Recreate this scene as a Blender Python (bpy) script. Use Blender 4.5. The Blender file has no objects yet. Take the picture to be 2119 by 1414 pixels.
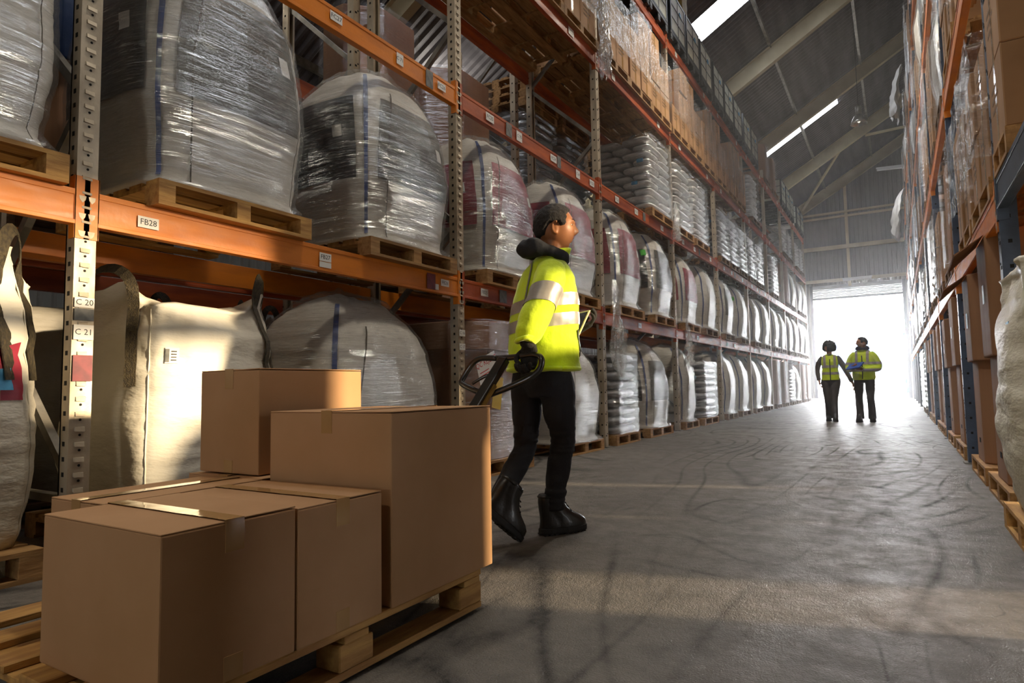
import bpy, bmesh, math, random
from mathutils import Vector, Matrix, noise
RND = random.Random(11)
SC = bpy.context.scene
COL = SC.collection
V = Vector

# ------------------------------------------------------------------ materials
def lin(h):
    h = h.lstrip('#')
    out = []
    for i in (0, 2, 4):
        c = int(h[i:i+2], 16) / 255
        out.append(c / 12.92 if c <= .04045 else ((c + .055) / 1.055) ** 2.4)
    return (*out, 1.0)

class NT:
    def __init__(s, name):
        s.m = bpy.data.materials.new(name); s.m.use_nodes = True
        s.t = s.m.node_tree; s.t.nodes.clear()
        s.out = s.n('ShaderNodeOutputMaterial')
        s.tc = s.n('ShaderNodeTexCoord')
    def n(s, typ, **kw):
        nd = s.t.nodes.new(typ)
        for k, v in kw.items():
            setattr(nd, k, v)
        return nd
    def l(s, a, b): s.t.links.new(a, b)
    def noise(s, scale, stretch=(1, 1, 1), detail=4, coord='Object', rough=.55, dist=0):
        mp = s.n('ShaderNodeMapping'); mp.inputs['Scale'].default_value = tuple(scale * k for k in stretch)
        s.l(s.tc.outputs[coord], mp.inputs['Vector'])
        nz = s.n('ShaderNodeTexNoise'); nz.inputs['Scale'].default_value = 1
        nz.inputs['Detail'].default_value = detail; nz.inputs['Roughness'].default_value = rough
        nz.inputs['Distortion'].default_value = dist
        s.l(mp.outputs[0], nz.inputs['Vector'])
        return nz.outputs['Fac']
    def ramp(s, fac, lo, hi, a=0., b=1.):
        r = s.n('ShaderNodeMapRange'); r.inputs[1].default_value = lo; r.inputs[2].default_value = hi
        r.inputs[3].default_value = a; r.inputs[4].default_value = b; r.clamp = True
        s.l(fac, r.inputs[0]); return r.outputs[0]
    def mixc(s, fac, a, b, mode='MIX'):
        x = s.n('ShaderNodeMix', data_type='RGBA', blend_type=mode)
        for sock, v in ((x.inputs[0], fac), (x.inputs[6], a), (x.inputs[7], b)):
            if hasattr(v, 'links'): s.l(v, sock)
            else: sock.default_value = v
        return x.outputs[2]
    def math(s, op, a, b=0.):
        x = s.n('ShaderNodeMath', operation=op)
        for sock, v in ((x.inputs[0], a), (x.inputs[1], b)):
            if hasattr(v, 'links'): s.l(v, sock)
            else: sock.default_value = v
        return x.outputs[0]
    def bump(s, h, strength, dist=.01):
        b = s.n('ShaderNodeBump'); b.inputs['Strength'].default_value = strength
        b.inputs['Distance'].default_value = dist
        s.l(h, b.inputs['Height']); return b.outputs['Normal']

def M(name, col, col2=None, ns=6, st=(1, 1, 1), rough=.6, rough2=None, metal=0, bump=0, bs=60, bst=(1, 1, 1),
      spec=.5, rnd=0., lo=.35, hi=.65, coat=0, sheen=0, emit=0, bd=.01, sss=0):
    t = NT(name)
    p = t.n('ShaderNodeBsdfPrincipled')
    c = lin(col)
    if col2:
        f = t.ramp(t.noise(ns, st), lo, hi)
        cc = t.mixc(f, c, lin(col2))
    else:
        cc = None
    if rnd:
        oi = t.n('ShaderNodeObjectInfo')
        k = t.ramp(oi.outputs['Random'], 0, 1, 1 - rnd, 1 + rnd)
        comb = t.n('ShaderNodeCombineColor')
        for i in range(3): t.l(k, comb.inputs[i])
        cc = t.mixc(1.0, cc if cc is not None else c, comb.outputs[0], 'MULTIPLY')
    if cc is not None: t.l(cc, p.inputs['Base Color'])
    else: p.inputs['Base Color'].default_value = c
    p.inputs['Roughness'].default_value = rough
    if rough2 is not None:
        t.l(t.ramp(t.noise(ns * 2.3, st), .3, .7, rough, rough2), p.inputs['Roughness'])
    p.inputs['Metallic'].default_value = metal
    p.inputs['Specular IOR Level'].default_value = spec
    p.inputs['Coat Weight'].default_value = coat
    p.inputs['Sheen Weight'].default_value = sheen
    if sss:
        p.inputs['Subsurface Weight'].default_value = sss
        p.inputs['Subsurface Radius'].default_value = (.01, .004, .002)
    if emit:
        p.inputs['Emission Color'].default_value = c
        p.inputs['Emission Strength'].default_value = emit
    if bump:
        t.l(t.bump(t.noise(bs, bst), bump, bd), p.inputs['Normal'])
    t.l(p.outputs[0], t.out.inputs[0])
    return t.m

def wrap_mat(name, base=.1, streak=.5, edge=.55, st=(2.2, 2.2, 60), tint='#f2f5f4', bst=1.):
    """clear stretch film: see-through, glossy, milky met edge on, its pale streaks painted in as glints"""
    t = NT(name)
    tr = t.n('ShaderNodeBsdfTransparent')
    g = t.n('ShaderNodeBsdfGlossy'); g.inputs['Color'].default_value = lin(tint); g.inputs['Roughness'].default_value = .15
    df = t.n('ShaderNodeBsdfDiffuse'); df.inputs['Color'].default_value = lin(tint)
    h = t.noise(1, st, 5, rough=.6, dist=.6)
    h2 = t.noise(9, (1, 1, 2.2), 3)
    hh = t.math('ADD', h, t.math('MULTIPLY', h2, .55))
    nrm = t.bump(hh, bst, .07)
    t.l(nrm, g.inputs['Normal']); t.l(nrm, df.inputs['Normal'])
    gm = t.n('ShaderNodeMixShader'); gm.inputs[0].default_value = .86; t.l(df.outputs[0], gm.inputs[1]); t.l(g.outputs[0], gm.inputs[2])
    lw = t.n('ShaderNodeLayerWeight'); lw.inputs[0].default_value = .35
    t.l(nrm, lw.inputs['Normal'])
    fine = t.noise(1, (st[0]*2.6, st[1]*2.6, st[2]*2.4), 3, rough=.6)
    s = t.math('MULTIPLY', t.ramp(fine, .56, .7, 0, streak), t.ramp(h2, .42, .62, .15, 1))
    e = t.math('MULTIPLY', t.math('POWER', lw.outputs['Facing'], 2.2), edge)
    t.l(t.math('MAXIMUM', t.math('SUBTRACT', .9, t.math('MULTIPLY', s, .75)), .3), gm.inputs[0])  # streaks go diffuse white: glints put into the film's colour
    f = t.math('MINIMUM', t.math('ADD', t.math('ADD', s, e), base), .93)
    mx = t.n('ShaderNodeMixShader')
    t.l(f, mx.inputs[0]); t.l(tr.outputs[0], mx.inputs[1]); t.l(gm.outputs[0], mx.inputs[2])
    t.l(mx.outputs[0], t.out.inputs[0])
    return t.m

def floor_mat():
    t = NT('floor_concrete')
    p = t.n('ShaderNodeBsdfPrincipled')
    a = t.noise(.5, (1, 1, 1), 6, rough=.65)
    b = t.noise(6, (1, 1, 1), 6, rough=.7)
    # tyre tracks: long thin curved streaks that swing down the aisle
    def lines(sc, st, k, wd, seedoff):
        mp = t.n('ShaderNodeMapping'); mp.inputs['Scale'].default_value = tuple(sc*q for q in st); mp.inputs['Location'].default_value = (seedoff, seedoff*.7, 0)
        t.l(t.tc.outputs['Object'], mp.inputs[0])
        nz = t.n('ShaderNodeTexNoise'); nz.inputs['Scale'].default_value = 1; nz.inputs['Detail'].default_value = .6; t.l(mp.outputs[0], nz.inputs['Vector'])
        sn = t.math('ABSOLUTE', t.math('SINE', t.math('MULTIPLY', nz.outputs['Fac'], k)))
        return t.ramp(sn, 0, wd, 1, 0)
    t1 = t.math('MULTIPLY', lines(.55, (1, .3, 1), 55, .32, 3.1), t.ramp(t.noise(.9, (1, .5, 1), 3), .45, .62))
    t2 = t.math('MULTIPLY', lines(.8, (1, .42, 1), 42, .25, 9.7), t.ramp(t.noise(1.3, (1, .6, 1), 3), .5, .66))
    t3 = t.math('MULTIPLY', lines(.35, (1, .5, 1), 90, .5, 17.), t.ramp(t.noise(.7, (1, .4, 1), 3), .52, .6))
    track = t.math('MINIMUM', t.math('ADD', t.math('ADD', t1, t2), t3), 1.)
    fine = t.noise(14, (1.5, .8, 1), 5, rough=.75)
    c = t.mixc(t.ramp(a, .3, .7), lin('#595551'), lin('#7d776f'))
    c = t.mixc(t.ramp(b, .42, .75, 0, .6), c, lin('#464341'))
    c = t.mixc(t.math('MULTIPLY', track, t.ramp(fine, .3, .6, .35, .95)), c, lin('#1d1b1a'))
    v = t.n('ShaderNodeTexVoronoi', feature='DISTANCE_TO_EDGE'); v.inputs['Scale'].default_value = 1.1
    dn = t.n('ShaderNodeMapping'); t.l(t.tc.outputs['Object'], dn.inputs[0])
    nz = t.n('ShaderNodeTexNoise'); nz.inputs['Scale'].default_value = 3; t.l(t.tc.outputs['Object'], nz.inputs[0])
    va = t.n('ShaderNodeVectorMath', operation='ADD'); t.l(dn.outputs[0], va.inputs[0]); t.l(nz.outputs['Color'], va.inputs[1])
    t.l(va.outputs[0], v.inputs['Vector'])
    crack = t.ramp(v.outputs[0], .0, .012, .5, 0)
    crack = t.math('MULTIPLY', crack, t.ramp(a, .5, .6))
    c = t.mixc(crack, c, lin('#1c1b1a'))
    t.l(c, p.inputs['Base Color'])
    r = t.math('ADD', t.ramp(b, .3, .7, .36, .62), t.math('MULTIPLY', track, .12))
    t.l(r, p.inputs['Roughness'])
    p.inputs['Specular IOR Level'].default_value = .3
    g = t.noise(38, (1, .6, 1), 4, rough=.7)
    g2 = t.noise(150, (1, 1, 1), 2)
    h = t.math('ADD', g, t.math('MULTIPLY', g2, .5))
    t.l(t.bump(h, .55, .012), p.inputs['Normal'])
    t.l(p.outputs[0], t.out.inputs[0])
    return t.m

def emit_mat(name, col, strength):
    t = NT(name); e = t.n('ShaderNodeEmission'); e.inputs[0].default_value = lin(col); e.inputs[1].default_value = strength
    t.l(e.outputs[0], t.out.inputs[0]); return t.m

# ------------------------------------------------------------------ mesh builder
class MB:
    def __init__(s): s.v = []; s.f = []; s.mi = []
    def add(s, vs, fs, mi=0):
        o = len(s.v); s.v += [tuple(x) for x in vs]
        for f in fs: s.f.append(tuple(o + i for i in f)); s.mi.append(mi)
        return s
    def box(s, x0, y0, z0, x1, y1, z1, mi=0):
        vs = [(x0,y0,z0),(x1,y0,z0),(x1,y1,z0),(x0,y1,z0),(x0,y0,z1),(x1,y0,z1),(x1,y1,z1),(x0,y1,z1)]
        return s.add(vs, [(3,2,1,0),(4,5,6,7),(0,1,5,4),(1,2,6,5),(2,3,7,6),(3,0,4,7)], mi)
    def bar(s, p, q, w, h, up=(0, 0, 1), mi=0):
        p, q = V(p), V(q); d = (q - p).normalized(); u = V(up)
        sd = d.cross(u)
        if sd.length < 1e-4: sd = d.cross(V((1, 0, 0)))
        sd.normalize(); u = sd.cross(d).normalized()
        vs = []
        for c in (p, q):
            for a, b in ((-1,-1),(1,-1),(1,1),(-1,1)): vs.append(c + sd * (a * w / 2) + u * (b * h / 2))
        return s.add(vs, [(3,2,1,0),(4,5,6,7),(0,1,5,4),(1,2,6,5),(2,3,7,6),(3,0,4,7)], mi)
    def loft(s, rings, cap=True, mi=0, closed=True):
        n = len(rings[0]); vs = [p for r in rings for p in r]; fs = []
        for i in range(len(rings) - 1):
            for j in range(n if closed else n - 1):
                k = (j + 1) % n
                fs.append((i*n+j, i*n+k, (i+1)*n+k, (i+1)*n+j))
        if cap and closed:
            fs.append(tuple(reversed(range(n)))); fs.append(tuple((len(rings)-1)*n + j for j in range(n)))
        return s.add(vs, fs, mi)
    def tube(s, pts, r, n=8, mi=0, cap=True, side=None):
        """sweep; r a number, or a list of numbers / (a, b) pairs; side fixes the direction of a"""
        pts = [V(p) for p in pts]; rings = []; prev = None
        for i, p in enumerate(pts):
            d = (pts[min(i+1, len(pts)-1)] - pts[max(i-1, 0)])
            if d.length < 1e-9: d = V((0, 0, 1))
            d.normalize()
            if side is not None: a = V(side[i] if isinstance(side, list) else side)
            elif prev is not None: a = prev
            else: a = V((1, 0, 0)) if abs(d.x) < .9 else V((0, 1, 0))
            a = (a - d * a.dot(d)).normalized(); prev = a; b = d.cross(a)
            rr = r[i] if isinstance(r, (list, tuple)) else r
            ra, rb = rr if isinstance(rr, tuple) else (rr, rr)
            rings.append([p + a * (ra * math.cos(2*math.pi*j/n)) + b * (rb * math.sin(2*math.pi*j/n)) for j in range(n)])
        return s.loft(rings, cap, mi)
    def ribbon(s, pts, nrm, w, t, mi=0):
        """flat strap along pts; nrm: list of outward normals"""
        pts = [V(p) for p in pts]; rings = []
        for i, p in enumerate(pts):
            d = (pts[min(i+1, len(pts)-1)] - pts[max(i-1, 0)]).normalized()
            nn = V(nrm[i]); nn = (nn - d * nn.dot(d)).normalized(); sd = d.cross(nn)
            rings.append([p + sd*w/2, p + sd*w/2 + nn*t, p - sd*w/2 + nn*t, p - sd*w/2])
        return s.loft(rings, True, mi)
    def ell(s, c, r, n=12, m=8, mi=0, rot=None):
        vs = []; fs = []; c = V(c)
        for i in range(m + 1):
            th = math.pi * i / m
            for j in range(n):
                ph = 2*math.pi*j/n
                p = V((r[0]*math.sin(th)*math.cos(ph), r[1]*math.sin(th)*math.sin(ph), r[2]*math.cos(th)))
                if rot: p = rot @ p
                vs.append(c + p)
        for i in range(m):
            for j in range(n):
                k = (j+1) % n
                fs.append((i*n+j, (i+1)*n+j, (i+1)*n+k, i*n+k))
        return s.add(vs, fs, mi)
    def xf(s, m):
        s.v = [tuple(m @ V(p)) for p in s.v]; return s
    def mesh(s, name, mats, smooth=False, bevel=0, seg=2, merge=False):
        me = bpy.data.meshes.new(name); me.from_pydata(s.v, [], s.f)
        for m in (mats if isinstance(mats, (list, tuple)) else [mats]): me.materials.append(m)
        if len(me.materials) > 1: me.polygons.foreach_set('material_index', s.mi)
        bm = bmesh.new(); bm.from_mesh(me)
        if merge: bmesh.ops.remove_doubles(bm, verts=bm.verts, dist=1e-5)
        bmesh.ops.recalc_face_normals(bm, faces=bm.faces)
        if bevel:
            bmesh.ops.bevel(bm, geom=[e for e in bm.edges if e.is_manifold and e.calc_face_angle(0) > .5], offset=bevel, segments=seg, profile=.6, affect='EDGES', clamp_overlap=True)
        bm.to_mesh(me); bm.free()
        if smooth: me.polygons.foreach_set('use_smooth', [True] * len(me.polygons))
        return me
    def build(s, name, mats, parent=None, smooth=False, bevel=0, loc=None, seg=2, merge=False):
        return link(name, s.mesh(name, mats, smooth, bevel, seg, merge), parent, loc)

def link(name, data, parent=None, loc=None, rz=0):
    o = bpy.data.objects.new(name, data); COL.objects.link(o)
    if parent: o.parent = parent
    if loc: o.location = loc
    if rz: o.rotation_euler = (0, 0, rz)
    return o

def empty(name, loc=(0, 0, 0), rz=0):
    return link(name, None, None, loc, rz)

def tag(o, label=None, cat=None, group=None, kind=None):
    if label: o['label'] = label
    if cat: o['category'] = cat
    if group: o['group'] = group
    if kind: o['kind'] = kind
    return o

KIDS = {}
def copy_tree(o, parent=None, skip=()):
    c = o.copy(); COL.objects.link(c)
    if parent: c.parent = parent
    for ch in list(o.children):
        if ch.name.split('.')[0] not in skip: copy_tree(ch, c, skip)
    return c

def place(proto, used, loc, rz=0, sc=None):
    """first use moves the prototype itself, later uses copy it with its parts"""
    k = proto.name
    if k in used: o = copy_tree(proto)
    else: used.add(k); o = proto
    o.location = loc; o.rotation_euler = (0, 0, rz)
    if sc: o.scale = sc
    return o
USED = set()

def text(name, body, size, mat, parent, loc, rot, align='CENTER', ext=0, xs=1):
    cu = bpy.data.curves.new(name, 'FONT'); cu.body = body; cu.size = size; cu.align_x = align; cu.align_y = 'CENTER'
    cu.extrude = ext; cu.resolution_u = 2
    tmp = bpy.data.objects.new(name, cu)
    me = bpy.data.meshes.new_from_object(tmp)
    bpy.data.objects.remove(tmp)
    me.materials.clear(); me.materials.append(mat)
    o = link(name, me, parent, loc); o.rotation_euler = rot; o.scale = (xs, 1, 1)
    return o

ORD = 'zeroth first second third fourth fifth sixth seventh eighth ninth tenth eleventh twelfth thirteenth fourteenth fifteenth sixteenth seventeenth eighteenth nineteenth twentieth'.split()
def nth(i):
    if i <= 20: return ORD[i]
    tens = {2: 'twenty', 3: 'thirty', 4: 'forty', 5: 'fifty', 6: 'sixty'}[i // 10]
    return {20: 'twentieth', 30: 'thirtieth', 40: 'fortieth', 50: 'fiftieth'}.get(i) or tens + '-' + ORD[i % 10]

def fbm(p, s): return noise.noise(V((p[0]*s[0], p[1]*s[1], p[2]*s[2])))

# ------------------------------------------------------------------ palette
m_post = M('galvanised_steel', '#c4b7a0', '#9c8f7c', ns=5, st=(1, 1, .5), rough=.42, rough2=.6, metal=.35, bump=.15, bs=40)
m_brace = M('brace_steel', '#8f8b83', '#6b6862', ns=6, rough=.45, metal=.5, bump=.1)
m_dark = M('hole_dark', '#161413', rough=.9)
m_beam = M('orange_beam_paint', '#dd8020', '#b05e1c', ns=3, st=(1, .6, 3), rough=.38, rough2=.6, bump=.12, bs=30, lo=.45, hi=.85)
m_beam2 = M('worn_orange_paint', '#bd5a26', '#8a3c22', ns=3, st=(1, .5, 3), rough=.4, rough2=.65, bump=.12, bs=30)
m_blue = M('blue_grey_paint', '#48566a', '#37414f', ns=5, rough=.4, metal=.2, bump=.1)
m_label = M('label_paper', '#e4e2dc', rough=.5)
m_ink = M('label_ink', '#1a1a1c', rough=.6)
m_greytape = M('grey_patch', '#7c7c78', '#5f605e', ns=20, rough=.6)
m_redmark = M('dull_red_mark', '#7c2b33', '#5e1f28', ns=15, rough=.6)
m_wood = M('pallet_wood', '#b38a55', '#8a6337', ns=4, st=(6, .8, 6), rough=.75, bump=.25, bs=30, bst=(4, .5, 4), rnd=.18)
m_woodY = M('pallet_wood_gold', '#c79a55', '#9a6d38', ns=4, st=(6, .8, 6), rough=.7, bump=.25, bs=30, bst=(4, .5, 4))
m_woodD = M('pallet_wood_old', '#8a6a48', '#5f472f', ns=4, st=(6, .8, 6), rough=.8, bump=.25, bs=30, bst=(4, .5, 4), rnd=.25)
m_card = M('cardboard', '#b78e66', '#aa8158', ns=2, st=(1, 1, 1), rough=.72, bump=.06, bs=25, bst=(1, 1, 40), spec=.3)
m_card2 = M('carton_board', '#b68e66', '#a17a55', ns=2, rough=.75, rnd=.12, spec=.3)
m_octa = M('octabin_board', '#a17a5c', '#8e694e', ns=1.5, st=(4, 4, .6), rough=.75, bump=.12, bs=22, bst=(2, 2, .05), rnd=.1, spec=.3)
m_tape = M('packing_tape', '#a9814f', '#b9925f', ns=3, rough=.12, coat=.4, bump=.2, bs=8)
m_print = M('carton_print', '#6d543c', '#8d6e4d', ns=60, rough=.8)
m_bag = M('woven_bag', '#d8d3c8', '#c4beb2', ns=3, rough=.55, bump=.35, bs=9, bst=(1, 1, 3), bd=.02)
m_bagdark = M('dark_print', '#3b3c3d', '#2a2b2d', ns=3, rough=.5, bump=.25, bs=10, bst=(1, 1, 3))
m_bagolive = M('olive_print', '#57554c', '#45443d', ns=3, rough=.5, bump=.25, bs=10, bst=(1, 1, 3))
m_bagred = M('red_print', '#a02b40', '#7c1f33', ns=3, rough=.5, bump=.25, bs=10, bst=(1, 1, 3))
m_navy = M('navy_strap', '#27334f', '#2f4a8c', ns=8, st=(1, 1, .3), rough=.5)
m_green = M('green_sticker', '#3fae2c', rough=.5)
m_bluelab = M('blue_sticker', '#4fa3cf', '#3b86b4', ns=20, rough=.5)
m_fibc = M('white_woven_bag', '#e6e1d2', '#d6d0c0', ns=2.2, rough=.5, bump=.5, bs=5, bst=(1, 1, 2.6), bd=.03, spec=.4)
m_fibcD = M('shaded_white_bag', '#a5a094', '#8d887d', ns=2.2, rough=.6, bump=.5, bs=5, bst=(1, 1, 2.6), bd=.03)  # white bag cloth darkened, shade of the deep row put into its colour
m_webbing = M('webbing', '#4c422c', '#2a241a', ns=90, st=(1, 1, .5), rough=.75, bump=.6, bs=160)
m_sack = M('white_sack', '#cfcdc8', '#b9b7b3', ns=5, rough=.32, bump=.6, bs=12, bst=(1, 1, 2), bd=.02, rnd=.06)
m_sackG = M('grey_sack', '#9a9a9b', '#86878a', ns=5, rough=.3, bump=.6, bs=12, bst=(1, 1, 2), bd=.02, rnd=.08)
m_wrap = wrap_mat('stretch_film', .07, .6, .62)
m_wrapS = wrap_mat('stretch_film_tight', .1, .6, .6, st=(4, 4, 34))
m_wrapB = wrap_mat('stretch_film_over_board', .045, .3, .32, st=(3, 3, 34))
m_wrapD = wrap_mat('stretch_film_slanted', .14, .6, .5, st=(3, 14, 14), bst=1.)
m_tote = M('black_plastic', '#2c3336', '#22282a', ns=8, rough=.5, bump=.1)
m_toteP = M('grey_panel', '#c9cec0', '#aab0a4', ns=5, rough=.55, rnd=.15)
m_cream = M('cream_paint', '#cfc5a6', '#b7a988', ns=1.2, st=(1, 1, 1), rough=.6, rough2=.75)
m_roof = M('roof_sheet', '#77757a', '#5c5a5f', ns=.8, st=(3, .4, 3), rough=.6)
m_wall = M('wall_sheet', '#8d8c88', '#7a7976', ns=.8, st=(3, 3, .4), rough=.6)
m_shutter = M('shutter_steel', '#c8cdd0', '#b4babd', ns=2, rough=.5, metal=.2)
m_floor = floor_mat()
m_skin = M('skin', '#9a653f', '#8a5735', ns=14, rough=.5, sss=.1, spec=.4)
m_hair = M('short_hair', '#120d0b', '#1d1510', ns=120, rough=.8, bump=1., bs=170, bd=.006)
m_hivis = M('hi_vis_fleece', '#d6ee12', '#c6df0a', ns=6, rough=.8, bump=.35, bs=9, sheen=.3, bd=.03)
m_reflect = M('reflective_tape', '#b5afa5', '#9a948b', ns=10, rough=.38, metal=.35, bump=.2, bs=8)
m_black = M('black_fabric', '#14161c', '#0d0e12', ns=10, rough=.75, bump=.4, bs=12, bd=.02)
m_glove = M('knit_glove', '#17140f', '#0e0c0a', ns=20, rough=.85, bump=.8, bs=140, bd=.004)
m_denim = M('dark_denim', '#15161d', '#0e0f14', ns=8, rough=.8, bump=.5, bs=14, bd=.02)
m_boot = M('boot_leather', '#171615', '#0e0d0d', ns=8, rough=.36, bump=.3, bs=20, coat=.15)
m_sole = M('boot_rubber', '#12110f', '#0b0a0a', ns=9, rough=.7)
m_blackmetal = M('black_enamel', '#15140f', '#24201a', ns=9, rough=.28, coat=.4, bump=.1, bs=30)
m_stitch = M('stitching', '#8a5a2a', rough=.7)
m_zip = M('zip_dark', '#3b3f25', rough=.5)
m_screen = M('tablet_screen', '#0c0e12', rough=.08)
m_tabframe = M('tablet_frame', '#d8cf9a', rough=.3, metal=.3)
m_greysh = M('grey_sleeve', '#4a4642', rough=.8)
m_greytr = M('grey_trousers', '#45403f', '#383433', ns=6, rough=.8)
m_bluefold = M('blue_folder', '#1f4fa8', rough=.4)
m_skylight = emit_mat('skylight_sheet', '#f4f7ff', 14.0)
m_glass = M('white_poly', '#e8eaea', rough=.35)
m_eye = M('eye_white', '#b9aca0', rough=.25)
# ------------------------------------------------------------------ shell
def S(o, kind='structure'): o['kind'] = kind; return o
YB, YE = -12.0, 37.0
XLW, XRW, XRG = -11.5, 9.0, 2.0
def roof_z(x): return 12.8 + .596 * x if x <= XRG else 12.8 + .596 * (2 * XRG - x)

S(MB().box(-14, -14, -.2, 14, 37.2, 0).build('floor', m_floor))
def corr(name, mat, a, b, along0, along1, pitch, amp, axis):
    """corrugated sheet between lines a and b (each a function of the running coordinate)"""
    n = int((along1 - along0) / pitch) * 4; mb = MB(); r0 = []; r1 = []
    prof = (0, 0, 1, 1)
    for i in range(n + 1):
        t = along0 + (along1 - along0) * i / n; k = prof[i % 4] * amp
        r0.append(a(t, k)); r1.append(b(t, k))
    mb.loft([r0, r1], cap=False, closed=False)
    return mb.build(name, mat)
zl = roof_z(XLW); zr = roof_z(XRW); zt = roof_z(XRG)
# roof slopes, the skylight strips are cut out of the left one
SKY = [(5.6, 6.6), (16.35, 17.35), (27.1, 27.9)]
cuts = [YB] + [v for s in SKY for v in s] + [YE + .25]
for i in range(0, len(cuts), 2):
    S(corr('ceiling', m_roof, lambda t, k: (XLW, t, zl + k), lambda t, k: (XRG, t, zt + k), cuts[i], cuts[i+1], .22, .06, 'y'))
for n, (a, b) in enumerate(SKY):
    S(corr('ceiling', m_roof, lambda t, k: (XLW, t, zl + k), lambda t, k: (-6.2, t, roof_z(-6.2) + k), a, b, .22, .06, 'y'))
    S(corr('ceiling', m_roof, lambda t, k: (-1.5, t, roof_z(-1.5) + k), lambda t, k: (XRG, t, zt + k), a, b, .22, .06, 'y'))
    S(corr('window_%d' % (n + 1), m_skylight, lambda t, k: (-6.2, t, roof_z(-6.2) + k), lambda t, k: (-1.5, t, roof_z(-1.5) + k), a, b, .22, .06, 'y'))
S(corr('ceiling', m_roof, lambda t, k: (XRG, t, zt + k), lambda t, k: (XRW, t, zr + k), YB, YE + .25, .22, .06, 'y'))
S(corr('wall_left', m_wall, lambda t, k: (XLW - k, t, 0), lambda t, k: (XLW - k, t, zl), YB, YE, .2, .04, 'y'))
# right wall, unseen; its opening is added and sized to admit the low sun
mb = MB()
for y0, y1, z0, z1 in ((YB, 3.2, 0, zr), (9.6, YE, 0, zr), (3.2, 9.6, 3.9, zr)):
    mb.box(XRW, y0, z0, XRW + .1, y1, z1)
S(mb.build('wall_right', m_wall))
mb = MB()
for x0, x1, z0, z1 in ((XLW, -2.4, 0, 7), (.8, XRW, 0, 9.5), (-2.4, .8, 3.6, 9.5)):
    mb.box(x0, YB - .1, z0, x1, YB, z1)
mb.add([(XLW, YB, 7), (XRW, YB, 9.5), (XRW, YB, zr), (XRG, YB, zt), (XLW, YB, zl)], [(0, 1, 2, 3, 4)])
S(mb.build('wall_back', m_wall))
# gable wall at the end of the aisle with the roller door opening
DX0, DX1, DZ = -3.72, .46, 5.72
mb = MB(); n = int((XRW - XLW) / .2) * 4
for i in range(n):
    xs = [XLW + (XRW - XLW) * (i + q) / n for q in (0, 1)]
    zs = [DZ if DX0 < sum(xs)/2 < DX1 else 0] * 2; top = .2
    k = [(0, 0, .045, .045)[(i + q) % 4] for q in (0, 1)]
    mb.add([(xs[0], YE + k[0], zs[0]), (xs[1], YE + k[1], zs[1]), (xs[1], YE + k[1], roof_z(xs[1]) + .03), (xs[0], YE + k[0], roof_z(xs[0]) + .03)], [(0, 1, 2, 3)])
S(mb.build('wall_end', m_wall))
# roller shutter, its guides and head box
mb = MB()
for i in range(9): mb.box(DX0, YE - .06 - .015 * (i % 2), 5.22 + i * .075, DX1, YE - .03, 5.22 + i * .075 + .07)
sh = S(mb.build('door_1', m_shutter, bevel=.006, seg=1))
MB().box(DX0, YE - .09, 5.14, DX1, YE - .02, 5.22).build('bottom_bar', m_blue, sh)
for x in (DX0, DX1): MB().box(x - .07, YE - .1, 0, x + .07, YE - .01, 5.9).build('guide_rail', m_blue, sh)
# wall rails
for n, (z, w) in enumerate(((6.12, .16), (7.85, .2), (9.45, .1), (9.68, .1))):
    S(MB().box(XLW + .05, YE - .14, z - w/2, XRW - .05, YE - .02, z + w/2).build('trim_%d' % (n + 1), m_cream))
for x in (-1.9, 3.2, -7):
    S(MB().box(x - .07, YE - .1, DZ + .05, x + .07, YE - .005, roof_z(x) - .1).build('trim_%d' % (int(x) + 20), m_cream))
# rafters: I sections that follow the slope
def rafter(y, name='roof_rafter'):
    mb = MB()
    for a, b in (((XLW + .05, XRG)), ((XRG, XRW - .05))):
        pa, pb = V((a, y, roof_z(a) - .42)), V((b, y, roof_z(b) - .42))
        mb.bar(pa, pb, .03, .46)
        for dz in (-.23, .23):
            mb.bar(pa + V((0, 0, dz * 1.16)), pb + V((0, 0, dz * 1.16)), .19, .03)
    return S(mb.build(name, m_cream))
for i in range(8): rafter(36.75 - 5.6 * i if i < 1 else 37.1 - 5.68 * i)
# purlins that run the length of the roof
for x in (-9.4, -7.2, -5.0, -2.8, -.6, 1.5, 4.0, 6.5):
    S(MB().box(x - .04, YB + .1, roof_z(x) - .17, x + .04, YE - .1, roof_z(x) - .02).build('roof_purlin', m_brace))
S(MB().bar((-3.9, 36.6, roof_z(-3.9) - .5), (-1.6, 31.5, roof_z(-1.6) - .5), .09, .09).build('roof_brace', m_cream))
S(MB().bar((-.7, 31.5, roof_z(-.7) - .75), (4, 31.5, roof_z(-.7) - .6), .09, .09).build('roof_brace', m_cream))
# strip lights
def striplight(p, L, lab, rz=0):
    o = tag(empty('strip_light', p, rz), lab, 'strip light')
    MB().box(-L/2, -.06, 0, L/2, .06, .05).build('housing', m_glass, o, bevel=.008)
    MB().box(-L/2 + .03, -.07, -.1, L/2 - .03, .07, -.002).build('diffuser', m_glass, o, bevel=.02)
    return o
striplight((-1.55, YE - .26, 6.12), 1.35, 'white strip light on the end wall above the open roller door')
striplight((.3, 33.5, 10.6), 1.4, 'grey strip light under the roof beside the blue-post rack top', .2)
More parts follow.
